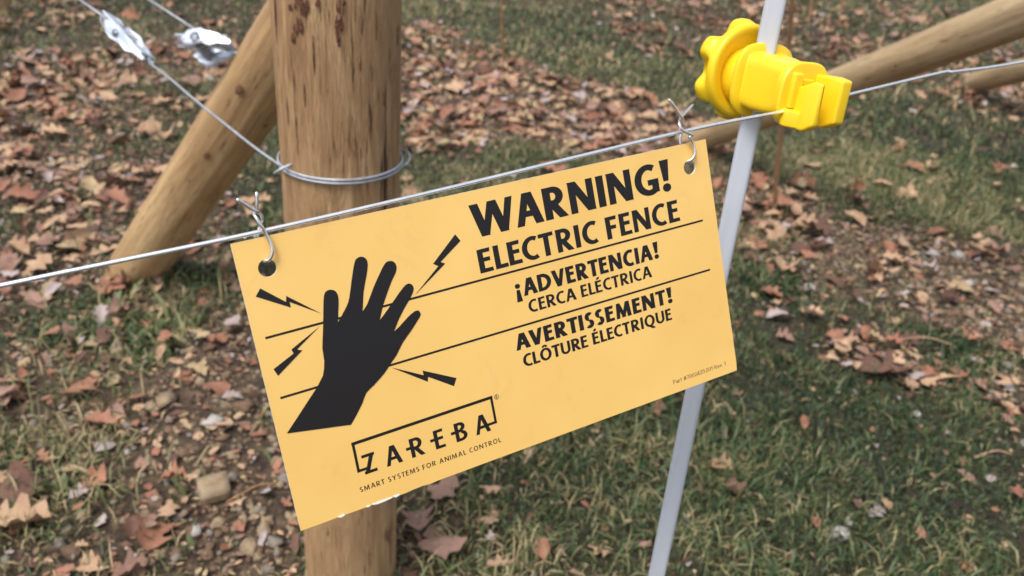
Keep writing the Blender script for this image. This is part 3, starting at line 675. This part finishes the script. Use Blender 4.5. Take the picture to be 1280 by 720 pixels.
jaw('jaw', [(35, Q(-8.6, -3.4, -19.5, 1.0, .6)), (42, Q(-9.2, -2.8, -20.6, 3.4, 1.0)), (46, Q(-9.2, -2.8, -20.8, 5.6, 1.5)), (52, Q(-8.4, -3.2, -17.0, 5.2, 1.3))], 1.6)
jaw('jaw_foot', [(34.5, Q(-14.5, -2.5, -19.0, -10)), (38, Q(-14.0, -2.8, -19.8, -10.5)), (43, Q(-8.8, -3.2, -20.0, -11.5))], 1.0)
jaw('jaw', [(34.5, Q(5.6, 16.6, -18.5, 8.5)), (45, Q(5.8, 16.0, -18.8, 8.8)), (53, Q(6.8, 14.4, -15.0, 7.6))], 1.5)
jaw('wire_stop', [(34.8, Q(-12.5, -5.5, -10, 9)), (37.8, Q(-12.0, -6, -10, 8))], .8)
jaw('wire_stop', [(34.8, Q(-6.5, 4.5, -9, 6)), (35.9, Q(-6.0, 4.4, -8, 5))], .6)

# ------------------------------------------------------------------ tension wires with strainers, wrapped round the post
pz = on_post(421, 226)[1] - 0.25        # height of the wrap
RW = 0.00145
wr = empty('wrapped_wire', (PX, PY, pz), 'doubled grey tension wire wrapped round the wooden post', 'wire')
def ringpts(z, a0, a1, r, n=40, slope=0.0): return [Vector((r * math.cos(R(a0 + (a1 - a0) * i / n)), r * math.sin(R(a0 + (a1 - a0) * i / n)), z + slope * i / n)) for i in range(n + 1)]
for z, sl in ((0.0014, 0.001), (-0.0016, -0.001)):
    bm = bmesh.new(); tube(bm, ringpts(z, 160, 540 - 14, PR + RW + .0009, 64, sl), RW, 8); obj('strand', bm, M_WRAP, wr, smooth=True)
pt = lambda px, py, d: D(px, py, d) - wr.location
bm = bmesh.new(); tube(bm, catmull([pt(343, 217, .845), pt(350, 212, .84), pt(365, 205, .842)], 4), RW * .95, 8); obj('stub', bm, M_WRAP, wr, smooth=True)
bm = bmesh.new(); tube(bm, catmull([pt(494, 210, .90), pt(505, 207, .895), pt(512, 199, .90), pt(510, 190, .905), pt(502, 187, .91), pt(497, 190, .915)], 5), RW * .8, 8); obj('curl', bm, M_WRAP, wr, smooth=True)
ST1 = D(160, 47, 1.12); ST2 = D(257, 56, 1.42)
wA = D(186, 78, 1.10)
path = [D(362, 213, .852), D(345, 203, .862), D(318, 184, .885), D(285, 158, .92), D(245, 126, .97), D(212, 98, 1.03), wA]
bm = bmesh.new(); tube(bm, catmull(path, 6), RW, 8)
tag(obj('tension_wire', bm, M_WRAP, smooth=True), 'grey tension wire running from the wrapped post up to the nearer strainer', 'wire')
bm = bmesh.new(); tube(bm, [D(132, 22, 1.14), D(100, 0, 1.20), D(-20, -85, 1.45)], RW, 8)
tag(obj('tension_wire', bm, M_WRAP, smooth=True), 'grey tension wire leaving the nearer strainer towards the top left', 'wire')
bm = bmesh.new(); tube(bm, [D(246, 38, 1.44), D(187, 0, 1.52), D(60, -82, 1.75)], RW * 1.15, 8)
tag(obj('tension_wire', bm, M_WRAP, smooth=True), 'grey tension wire leaving the farther strainer towards the top edge', 'wire')
bm = bmesh.new(); tube(bm, [D(288, 62, 1.42), D(318, 80, 1.44)], RW, 8)
tag(obj('tension_wire', bm, M_WRAP, smooth=True), 'short grey wire between the farther strainer and the slanting brace', 'wire')
def strainer(A, B, roll, wid, label, flat):
    """in-line wire strainer: bent steel frame, spool and ratchet wheel, from end A to end B"""
    x = (B - A).normalized(); L = (B - A).length; y = Vector((0, 0, 1)).cross(x).normalized(); z = x.cross(y)
    M = Matrix(((x.x, y.x, z.x, A.x), (x.y, y.y, z.y, A.y), (x.z, y.z, z.z, A.z), (0, 0, 0, 1))) @ Matrix.Rotation(roll, 4, 'X')
    e = empty('wire_strainer', label=label, cat='strainer', mat=M)
    W = wid / 2
    for s in (-1, 1):       # side plates with tapering nose
        bm = bmesh.new()
        pts = [(.22, .10), (.30, .38), (.52, .48), (.60, .36), (.80, .30), (.99, .10), (.99, -.06), (.84, -.12), (.74, -.34), (.62, -.26), (.46, -.42), (.34, -.36), (.28, -.16), (.22, -.10)]
        P_ = [(u * L, s * W * (.35 + .65 * math.sin(math.pi * min(max(u, .05), .95))), v * wid * flat) for u, v in pts]
        f = [bm.verts.new(p) for p in P_]; g_ = [bm.verts.new((p[0], p[1] + s * .0025, p[2])) for p in P_]; n_ = len(f)
        bm.faces.new(f); bm.faces.new(g_[::-1])
        for k in range(n_): bm.faces.new((f[k], f[(k + 1) % n_], g_[(k + 1) % n_], g_[k]))
        bmesh.ops.recalc_face_normals(bm, faces=bm.faces); obj('side_plate', bm, M_STEEL, e)
    bm = bmesh.new(); box(bm, (L * .16, 0, wid * flat * .28), (L * .20, wid * .7, .002)); obj('cross_plate', bm, M_STEEL, e)
    bm = bmesh.new(); box(bm, (L * .84, 0, wid * flat * .22), (L * .2, wid * .8, .002)); obj('cross_plate', bm, M_STEEL, e)
    bm = bmesh.new(); tube(bm, [(L * .48, -W * 1.15, 0), (L * .48, W * 1.15, 0)], wid * .16, 16); obj('spool', bm, M_STEELD, e, smooth=True)
    bm = bmesh.new(); P_ = []
    for k in range(5):
        P_ += [Vector((L * .48 + math.cos(q_) * wid * .21, -W * .6 + k * W * .3 + q_ / 6.28 * W * .3, math.sin(q_) * wid * .21)) for q_ in [j * math.pi / 5 for j in range(10)]]
    tube(bm, P_, RW * .9, 6); obj('wound_wire', bm, M_WRAP, e, smooth=True)
    bm = bmesh.new(); n_ = 12; rings = []
    for zz in (0, .003):
        rings.append([(L * .48 + (wid * (.40 if k % 2 else .31)) * math.cos(math.pi * k / n_), W * 1.12 + zz, (wid * (.40 if k % 2 else .31)) * math.sin(math.pi * k / n_)) for k in range(2 * n_)])
    loft(bm, rings); obj('ratchet_wheel', bm, M_STEEL, e)
    for s in (-1.3, -.8, -.3, .3, .8, 1.3):
        bm = bmesh.new(); tube(bm, catmull([(-.002, s * .001, 0), (L * .16, s * W * .62, .005 * (s + .4)), (L * .42, s * W * .95, wid * .2 * math.cos(s * 2)), (L * .75, s * W * .6, .004 * s), (L * (.97 if abs(s) < 1 else .8), s * .0012, 0)], 5), RW * .75, 6); obj('wire_end', bm, M_WRAP, e, smooth=True)
    return e
strainer(D(129, 19, 1.14), wA, R(-35), 0.030, 'shiny galvanised wire strainer with loose wire ends, left of the two', .8)
strainer(D(219, 58, 1.45), D(293, 60, 1.42), R(-50), 0.052, 'bluish white wire strainer beside the slanting brace, right of the two', .75)

# ------------------------------------------------------------------ leaves
def leaf_mesh(seed, lobes, aspect, curl, torn=0.0):
    r = random.Random(seed); n = 11; V = []; F = []
    tw = r.uniform(-.5, .5); cu = curl; bend = r.uniform(-.5, .8)
    for i in range(n):
        s = i / (n - 1); env = math.sin(math.pi * min(1, s * 0.93 + 0.05)) ** 0.7
        lob = 1 - (0.55 * (0.5 + 0.5 * math.cos(2 * math.pi * lobes * s + .4)) if lobes else 0)
        wl_ = env * lob * aspect * .5 * (1 + r.uniform(-.2, .2)); wr_ = env * lob * aspect * .5 * (1 + r.uniform(-.2, .2))
        if torn and s > .55 and r.random() < torn: wr_ *= .35
        if i in (0,): wl_ = wr_ = .012
        for u in (-1, -.5, 0, .5, 1):
            w_ = (wl_ if u < 0 else wr_) * abs(u); y = math.copysign(w_, u) if u else 0
            zz = cu * (y / .5) ** 2 * .45 + abs(y) * .18 + bend * .32 * (s - .5) ** 2 + tw * y * (s - .5) + r.uniform(-.02, .02)
            V.append((s - .5 + (.10 * lobes * abs(y) if lobes else 0), y, zz))
    for i in range(n - 1):
        for k in range(4): a_ = i * 5 + k; F.append((a_, a_ + 5, a_ + 6, a_ + 1))
    st = len(V)     # stalk
    V += [(-.5, .012, 0), (-.5, -.012, 0), (-.78, .05 + .008, .03), (-.78, .05 - .008, .03)]; F.append((st, st + 1, st + 3, st + 2))
    V = np.array(V, float); V[:, 2] -= V[:, 2].min()
    return V, F
SHAPES = [leaf_mesh(1, 3, .80, .6), leaf_mesh(2, 2.5, .75, -.4), leaf_mesh(3, 3, .95, .9), leaf_mesh(4, 0, .55, 1.0), leaf_mesh(5, 3.4, .7, .3, .5), leaf_mesh(6, 0, .7, -.6, .5), leaf_mesh(8, 2, 1.05, .5), leaf_mesh(9, 0, .42, 1.3), leaf_mesh(10, 3, .9, 1.5), leaf_mesh(12, 2.5, .85, -.9, .6)]
SNAME = ['lobed oak', 'lobed oak', 'curled oak', 'oval', 'torn oak', 'torn oval', 'broad lobed', 'narrow curled', 'tightly curled', 'torn lobed']
CN = list(LEAFM); CW = np.array([.23, .31, .19, .10, .10, .07])
leafmeshes = {}
def leafmesh(si, cn):
    if (si, cn) not in leafmeshes:
        V_, F_ = SHAPES[si]; m_ = mesh_pd('leaf', V_, F_); m_.materials.append(LEAFM[cn]); m_.polygons.foreach_set('use_smooth', [True] * len(m_.polygons)); leafmeshes[(si, cn)] = m_
    return leafmeshes[(si, cn)]
def xform(x, y, z, size, yaw, tilt, tdir, flip=False):
    M = Matrix.Translation((x, y, z)) @ Matrix.Rotation(tdir, 4, 'Z') @ Matrix.Rotation(tilt, 4, 'X') @ Matrix.Rotation(yaw - tdir, 4, 'Z') @ Matrix.Scale(size, 4)
    return M
leaves = []      # (score, si, color, M, x, y)
N = 95000
xs = rng.uniform(-3.4, 5.0, N); ys = rng.uniform(0.35, 8.5, N)
dr = field(DRIFT, xs, ys); lush = field(LUSH, xs, ys)
clump = np.array([noise.noise(Vector((x * 5, y * 5, 4))) for x, y in zip(xs, ys)])
dens = 0.017 + 0.028 * (clump > .12) + dr ** 1.4 * (0.62 + 0.9 * clump) - 0.012 * lush
keep = rng.random(N) < np.clip(dens, 0.004, 1)
xs, ys, dr = xs[keep], ys[keep], dr[keep]
for x, y, d_ in zip(xs, ys, dr):
    size = min(max(random.lognormvariate(math.log(.036), .48), .013), .088)
    si = random.randrange(len(SHAPES)); cn = CN[int(rng.choice(6, p=CW))]
    if cn == 'pale grey': size = min(size, .042)
    if x > .1 and y < 1.8: size = min(size, .040)
    z = float(gz(x, y)) + (random.uniform(.002, .026) if d_ > .3 else random.uniform(.006, .018))
    M = xform(x, y, z, size, random.uniform(0, 6.28), abs(random.gauss(0, .42)), random.uniform(0, 6.28))
    p = Vector((x, y, z)); px, py = project(p); dd = depth(p)
    vis = -15 < px < 1295 and -10 < py < 735
    leaves.append((size / max(dd, .1) if vis else 0, si, cn, M, px, py))
FEAT = [(22, 652, 72, 'tan', 2, 20, 'large pinkish tan oak leaf at the lower left edge'),
        (98, 489, 52, 'russet', 1, 70, 'orange brown oak leaf lying alone left of the bare soil'),
        (128, 530, 50, 'russet', 0, 160, 'dark red oak leaf below the orange brown leaf at left'),
        (553, 686, 62, 'pinkish brown', 5, 15, 'flat mauve brown leaf right of the post foot'),
        (522, 654, 44, 'pinkish brown', 6, 100, 'pinkish lobed leaf just under the lower edge of the sign'),
        (1108, 462, 66, 'dark brown', 6, 5, 'large dark purplish leaf in the leaf cluster right of the sign'),
        (1145, 466, 34, 'pale grey', 4, 60, 'pale leaf beside the large dark purplish leaf'),
        (1018, 654, 24, 'russet', 3, 80, 'small orange oval leaf standing by two white stones'),
        (1186, 468, 34, 'tan', 7, 15, 'narrow tan leaf beside the bright grass tuft at right'),
        (1255, 470, 26, 'tan', 7, 100, 'curled tan leaf near the right edge below the bare soil'),
        (975, 395, 36, 'pale grey', 3, 10, 'pale lilac leaf in the grass right of the sign'),
        (965, 365, 36, 'russet', 0, 120, 'russet oak leaf just right of the sign edge'),
        (985, 330, 40, 'tan', 2, 60, 'tan curled leaf right of the rod above the grass patch'),
        (1160, 212, 30, 'tan', 6, 10, 'lone pale tan leaf in the dark grass at right'),
        (1242, 283, 18, 'tan', 3, 60, 'small lone tan leaf near the right edge'),
        (1012, 210, 30, 'tan', 5, 30, 'tan leaf right of the tallest thin stake'),
        (115, 708, 40, 'tan', 4, 10, 'tan leaf at the bottom edge under the grass tuft'),
        (165, 712, 46, 'pinkish brown', 8, 45, 'curled pinkish leaf at the bottom edge left of the post'),
        (90, 590, 44, 'straw coloured', 7, 0, 'narrow straw coloured leaf on the dark grass at left'),
        (216, 598, 32, 'russet', 8, 20, 'curled brown leaf left of the square tan stone'),
        (100, 617, 28, 'pale grey', 6, 60, 'small whitish leaf on the grass at lower left'),
        (210, 640, 40, 'tan', 9, 110, 'orange tan lobed leaf left of the white pebbles'),
        (55, 305, 40, 'tan', 0, 20, 'tan leaf left of the foot of the slanting brace'),
        (625, 705, 36, 'tan', 4, 20, 'pale torn leaf at the bottom edge below the sign'),
        (613, 672, 22, 'pale grey', 9, 100, 'pale upright leaf in the grass below the sign')]
for px, py, w, cn, si, yaw, lab in FEAT:
    g_ = G(px, py, .012); g_.z = float(gz(g_.x, g_.y)) + .013; sz = w * depth(g_) / FPX
    M = xform(g_.x, g_.y, g_.z, sz, R(yaw), .22, R(200)); o = bpy.data.objects.new('leaf', leafmesh(si, cn)); COL.objects.link(o); o.matrix_world = M
    tag(o, lab, 'leaf')
order = sorted(range(len(leaves)), key=lambda i: -leaves[i][0]); single = set(order[:275])
def where(px, py):
    if py < 240 and px < 340: return 'in the litter at upper left'
    if px < 340: return 'on the ground at left' if py < 480 else 'on the ground at lower left'
    if py < 270 and px < 880: return 'in the leaf drift above the sign'
    if px < 850: return 'on the grass below the sign'
    if py < 230: return 'on the grass around the right brace'
    if py < 500: return 'by the bare soil right of the sign'
    return 'on the grass at lower right'
buf = {}
NAMED = {}
for i, (sc_, si, cn, M, px, py) in enumerate(leaves):
    if i in single:
        o = bpy.data.objects.new('leaf', leafmesh(si, cn)); COL.objects.link(o); o.matrix_world = M
        k = f'{cn} {SNAME[si]} leaf'; tag(o, f'{k} {where(px, py)}', 'leaf', f'{k} pieces {where(px, py)}'); NAMED.setdefault(o['label'], []).append((px, o))
    else: buf.setdefault((si, cn), []).append(M)
def merge(name, items, mats, label, cat):
    Vs = []; Fs = []; Ms = []; off = 0
    for (V_, F_, mi, Mlist) in items:
        V_ = np.asarray(V_, float); Fq = np.array([f if len(f) == 4 else (*f, f[-1]) for f in F_]) if any(len(f) == 4 for f in F_) else np.array(F_)
        Vh = np.hstack([V_, np.ones((len(V_), 1))])
        for M in Mlist:
            Vs.append((Vh @ np.array(M).T)[:, :3]); Fs.append(Fq + off); Ms.append(np.full(len(Fq), mi)); off += len(V_)
    me_ = bpy.data.meshes.new(name); fast_mesh(me_, np.concatenate(Vs), np.concatenate(Fs), np.concatenate(Ms))
    for m in mats: me_.materials.append(m)
    o = obj(name, me_, mats, smooth=True); return tag(o, label, cat, kind='stuff')
merge('leaf_litter', [(SHAPES[si][0], SHAPES[si][1], CN.index(cn), L_) for (si, cn), L_ in buf.items()], [LEAFM[c_] for c_ in CN], 'scattered small dry brown leaves covering the ground', 'leaf litter')
# shredded leaf crumbs and bark chips on the soil
N = 120000; x = rng.uniform(-3, 4.6, N); y = rng.uniform(.4, 7, N)
k_ = rng.random(N) < np.clip(.26 + .6 * field(BARE, x, y) + .5 * field(DRIFT, x, y) - .2 * field(LUSH, x, y), .05, 1)
chip = {c_: [] for c_ in CN}
for xx, yy in zip(x[k_], y[k_]):
    s_ = random.lognormvariate(math.log(.011), .5); M = xform(xx, yy, float(gz(xx, yy)) + random.uniform(.001, .010), s_, random.uniform(0, 6.28), abs(random.gauss(0, .4)), random.uniform(0, 6.28)) @ Matrix.Diagonal((1, random.uniform(.3, .9), 1, 1))
    chip[CN[int(rng.choice(6, p=[.22, .25, .2, .08, .15, .1]))]].append(M)
cv = [(-.5, -.3, 0), (.1, -.5, .1), (.55, 0, .02), (.1, .45, .12), (-.45, .35, .05)]
merge('leaf_crumbs', [(cv, [(0, 1, 2), (0, 2, 3), (0, 3, 4)], CN.index(c_), L_) for c_, L_ in chip.items()], [LEAFM[c_] for c_ in CN], 'crumbled leaf bits and bark chips on the soil', 'leaf litter')

# ------------------------------------------------------------------ stones
def stone_shape(seed, flat=.55):
    bm = bmesh.new(); bmesh.ops.create_icosphere(bm, subdivisions=2, radius=.5); r = random.Random(seed)
    ofs = Vector((r.random() * 50, 0, 0)); sx, sy = r.uniform(.8, 1.2), r.uniform(.6, 1.0)
    for v in bm.verts:
        n_ = noise.noise(v.co * 2.4 + ofs); v.co *= 1 + .8 * n_; v.co = Vector((v.co.x * sx, v.co.y * sy, v.co.z * flat))
    m_ = bpy.data.meshes.new('stone'); bm.to_mesh(m_); bm.free()
    V_ = np.array([v.co[:] for v in m_.vertices]); F_ = [tuple(p.vertices) for p in m_.polygons]; bpy.data.meshes.remove(m_); return V_, F_
SS = [stone_shape(i) for i in range(7)]; SN = list(STONEM); stmesh = {}
def stmesh_(si, cn):
    if (si, cn) not in stmesh:
        m_ = mesh_pd('stone', *SS[si]); m_.materials.append(STONEM[cn]); m_.polygons.foreach_set('use_smooth', [True] * len(m_.polygons)); stmesh[(si, cn)] = m_
    return stmesh[(si, cn)]
# flat square stone
g_ = G(268, 614, .01); sz = 37 * depth(g_) / FPX; bm = bmesh.new()
box(bm, (0, 0, 0), (sz, sz * .95, sz * .45)); bmesh.ops.subdivide_edges(bm, edges=bm.edges[:], cuts=3, use_grid_fill=True)
bmesh.ops.bevel(bm, geom=[e for e in bm.edges if e.calc_face_angle(0) > .5], offset=.0015, segments=2, affect='EDGES')
for v in bm.verts: v.co += v.co.normalized() * .002 * noise.noise(v.co * 90)
o = obj('stone', bm, STONEM['tan'], smooth=True); o.location = g_ + Vector((0, 0, .006)); o.rotation_euler = (R(8), R(-4), R(28)); tag(o, 'flat square tan stone on the bare soil left of the sign corner', 'stone')
for px, py, w, cn, lab in [(1047, 668, 26, 'whitish', 'larger of two white stones in the grass at lower right'), (1060, 651, 17, 'whitish', 'smaller of two white stones in the grass at lower right'),
        (244, 661, 22, 'whitish', 'whitish pebble just below the square tan stone'), (265, 531, 24, 'whitish', 'whitish pebble on the soil above the square tan stone'),
        (342, 676, 22, 'grey', 'pale grey pebble left of the post foot'), (290, 596, 18, 'grey', 'grey pebble touching the top right of the square tan stone'),
        (209, 503, 26, 'tan', 'round tan pebble on the bare soil at left'), (190, 509, 18, 'tan', 'smaller tan pebble beside the round tan one'),
        (312, 682, 26, 'tan', 'flat tan pebble near the bottom edge left of the post'), (330, 660, 24, 'tan', 'angular tan pebble left of the hidden post foot'),
        (303, 512, 26, 'reddish brown', 'brownish pebble by the left edge of the sign'), (248, 592, 20, 'tan', 'long tan pebble above the square stone'),
        (895 + 255, 555 - 43, 12, 'whitish', 'tiny white stone in the grass at right'), (1166, 318, 16, 'whitish', 'lilac white stone on the bare strip at right'), (1198, 320, 16, 'whitish', 'white stone at the right end of the bare strip'), (158, 532, 16, 'grey', 'grey pebble beside the dark red leaf')]:
    g_ = G(px, py, .006); s_ = w * depth(g_) / FPX; o = bpy.data.objects.new('stone', stmesh_((px + py) % 7, cn)); COL.objects.link(o)
    o.matrix_world = xform(g_.x, g_.y, float(gz(g_.x, g_.y)) + s_ * .18, s_, random.uniform(0, 6.28), .15, random.uniform(0, 6)); tag(o, lab, 'stone')
N = 190000; x = rng.uniform(-2.4, 4, N); y = rng.uniform(.5, 5.5, N); k_ = rng.random(N) < np.clip(field(BARE, x, y) * 1.0 - .45 * field(DRIFT, x, y) + .03, .01, 1)
st = []
for xx, yy in zip(x[k_], y[k_]):
    s_ = min(random.lognormvariate(math.log(.0088), .45), .024); p = Vector((xx, yy, float(gz(xx, yy)))); px, py = project(p)
    cn = SN[int(rng.choice(4, p=[.40, .17, .02, .41]))]
    st.append((s_ / max(depth(p), .1) if (-5 < px < 1285 and 0 < py < 722) else 0, random.randrange(7), cn, xform(xx, yy, p.z + s_ * .12, s_, random.uniform(0, 6.28), random.gauss(0, .3), random.uniform(0, 6.28)), px, py))
order = sorted(range(len(st)), key=lambda i: -st[i][0]); single = set(i for i in order[:110] if st[i][0] * FPX > 9.5); buf = {}
for i, (sc_, si, cn, M, px, py) in enumerate(st):
    if i in single:
        o = bpy.data.objects.new('pebble', stmesh_(si, cn)); COL.objects.link(o); o.matrix_world = M
        w_ = 'on the soil at lower left' if px < 640 and py > 450 else 'on the soil at left' if px < 640 else 'on the soil strip at right'
        tag(o, f'small {cn} pebble {w_}', 'pebble', f'{cn} pebbles {w_}'); NAMED.setdefault(o['label'], []).append((px, o))
    else: buf.setdefault((si, cn), []).append(M)
low = []
for i in range(7):
    bm = bmesh.new(); bmesh.ops.create_icosphere(bm, subdivisions=1, radius=.5); r_ = random.Random(i)
    for v in bm.verts: v.co *= r_.uniform(.75, 1.15); v.co.z *= .6
    low.append((np.array([v.co[:] for v in bm.verts]), [tuple(v.index for v in f.verts) for f in bm.faces])); bm.free()
merge('gravel', [(low[si][0], low[si][1], SN.index(cn), L_) for (si, cn), L_ in buf.items()], [STONEM[c_] for c_ in SN], 'fine gravel and grit in the bare soil', 'gravel')

ORD = ['first', 'second', 'third', 'fourth', 'fifth', 'sixth', 'seventh', 'eighth', 'ninth', 'tenth', 'eleventh', 'twelfth', 'thirteenth', 'fourteenth', 'fifteenth', 'sixteenth', 'seventeenth', 'eighteenth', 'nineteenth', 'twentieth']
for lab, L_ in NAMED.items():
    if len(L_) < 2: continue
    L_.sort(key=lambda q: q[0]); n_ = len(L_)
    for i, (px, o) in enumerate(L_):
        w_ = ('left' if i == 0 else 'right') if n_ == 2 else 'leftmost' if i == 0 else 'rightmost' if i == n_ - 1 else None
        if w_ is None: w_ = ORD[i] + ' from left' if i < 20 and i < n_ / 2 else (ORD[n_ - 1 - i] + ' from right' if n_ - 1 - i < 20 else None)
        if w_: o['label'] = f'{lab}, {w_}' + ('' if n_ > 2 else ' of two')
# twigs
for i, (x0, y0, x1, y1, lab) in enumerate([(283, 628, 345, 604, 'thin dry twig right of the square tan stone'), (1218, 572, 1265, 568, 'short tan stalk in the grass near the right edge'), (1125, 424, 1190, 431, 'bent pale stalk in the leaves right of the sign'), (655, 580, 668, 560, 'short dark twig just below the lower sign edge')]):
    p0 = G(x0, y0, .012); p1 = G(x1, y1, .018); bm = bmesh.new(); m_ = (p0 + p1) / 2 + Vector((.004, .006, .008)); tube(bm, catmull([p0, m_, p1], 5), .0014, 6)
    tag(obj('twig', bm, LEAFM['tan'] if i else M_STAKE, smooth=True), lab, 'twig')

# ------------------------------------------------------------------ grass
def grass(name, n, xr, yr, hgt, wid, dens_fn, label, lean=.9, dry=.25, broad=False, bias=.03):
    x = rng.uniform(*xr, n); y = rng.uniform(*yr, n); k = rng.random(n) < dens_fn(x, y); x = x[k]; y = y[k]; n = len(x)
    tone = np.array([noise.noise(Vector((a_ * 2.2, b_ * 2.2, 9))) for a_, b_ in zip(x, y)])
    tuft = np.array([noise.noise(Vector((a_ * 9, b_ * 9, 3))) for a_, b_ in zip(x, y)])
    h = hgt * rng.lognormal(0, .4, n) * (1 + .5 * tone + .7 * tuft); w = wid * rng.uniform(.6, 1.35, n); an = rng.uniform(0, 6.283, n); ln = np.abs(rng.normal(lean, .45, n)); ba = rng.uniform(0, 6.283, n)
    dx, dy = np.cos(an), np.sin(an); wx, wy = np.cos(ba) * w / 2, np.sin(ba) * w / 2; z0 = gz(x, y)
    def pt(s, wf, sag=0): 
        l_ = ln * s; cx = x + dx * h * s * np.sin(np.clip(l_, 0, 1.5)); cy = y + dy * h * s * np.sin(np.clip(l_, 0, 1.5)); cz = z0 + h * s * np.cos(np.clip(l_, 0, 1.5)) + .001
        return np.stack([cx - wx * wf, cy - wy * wf, cz], -1), np.stack([cx + wx * wf, cy + wy * wf, cz], -1)
    a0, a1 = pt(0, .8); b0_, b1_ = pt(.55, 1.0 if not broad else 1.6); c0_, c1_ = pt(1.0, .12)
    V_ = np.stack([a0, a1, b0_, b1_, c0_, c1_], 1).reshape(-1, 3); b_ = np.arange(n)[:, None] * 6
    F_ = np.concatenate([b_ + [0, 1, 3, 2], b_ + [2, 3, 5, 4]], 0); me_ = bpy.data.meshes.new(name); fast_mesh(me_, V_, F_)
    dt = np.array([noise.noise(Vector((a_ * .9 + 5, b_ * .9, 2))) for a_, b_ in zip(x, y)])
    tint = np.clip(rng.beta(1.7, 2.2, n) * .62 + tone * .22 + dt * .40 + tuft * .30 + bias * np.where(x > -.15, 1, -.6) + (rng.random(n) < dry) * rng.uniform(.25, .6, n), 0, 1)
    at_ = me_.attributes.new('tint', 'FLOAT', 'POINT'); at_.data.foreach_set('value', np.repeat(tint, 6).astype(np.float32))
    me_.materials.append(M_GRASS); return tag(obj(name, me_, M_GRASS), label, 'grass', kind='stuff')
def gd(x, y):
    b = field(BARE, x, y); l = field(LUSH, x, y); d = field(DRIFT, x, y)
    return np.clip(.60 * (1 - b) ** 1.2 * (1 - .75 * d) + .12 * wav(x, y) * (1 - b) + .5 * l * (1 - .6 * b), 0.012, 1)
grass('grass', 300000, (-1.6, 2.4), (.6, 3.0), .023, .0026, gd, 'short matted green and straw coloured grass around the posts', 1.0, .32, bias=.10)
grass('grass', 200000, (-3.6, 5.4), (2.9, 9.0), .030, .0050, gd, 'short dull grass in the background', 1.0, .30)
grass('dead_grass', 34000, (-1.6, 2.6), (.6, 4.0), .024, .0022, lambda x, y: np.clip((.35 + .5 * wav(x * 1.7 + 3, y * 1.3) + .2 * field(BARE, x, y)) * np.where(x > -.15, 1, .3), .05, 1), 'flattened dead straw coloured grass stalks', 1.42, .75, bias=.02)
grass('grass', 26000, (-1.6, 2.4), (.6, 4.0), .034, .0026, lambda x, y: np.clip(field(LUSH, x, y) * .9, 0, 1), 'taller green grass tufts', .7, .06, bias=-.05)
WEED = [patch(*p) for p in [(110, 400, 50, 35, 1.0), (195, 425, 45, 34, 1.0), (240, 350, 70, 14, .9), (60, 590, 60, 30, .7), (230, 615, 16, 14, 1.0), (960, 345, 40, 22, 1.0), (1190, 440, 50, 22, .8), (320, 290, 26, 24, .9), (340, 525, 16, 14, .8), (235, 690, 14, 10, 1), (505, 165, 30, 20, .6)]]
grass('low_weeds', 90000, (-1.6, 2.4), (.6, 4.0), .017, .0062, lambda x, y: np.clip(field(WEED, x, y), 0, 1), 'low dark green broad leaved weeds in patches', .95, .02, broad=True, bias=-.02)
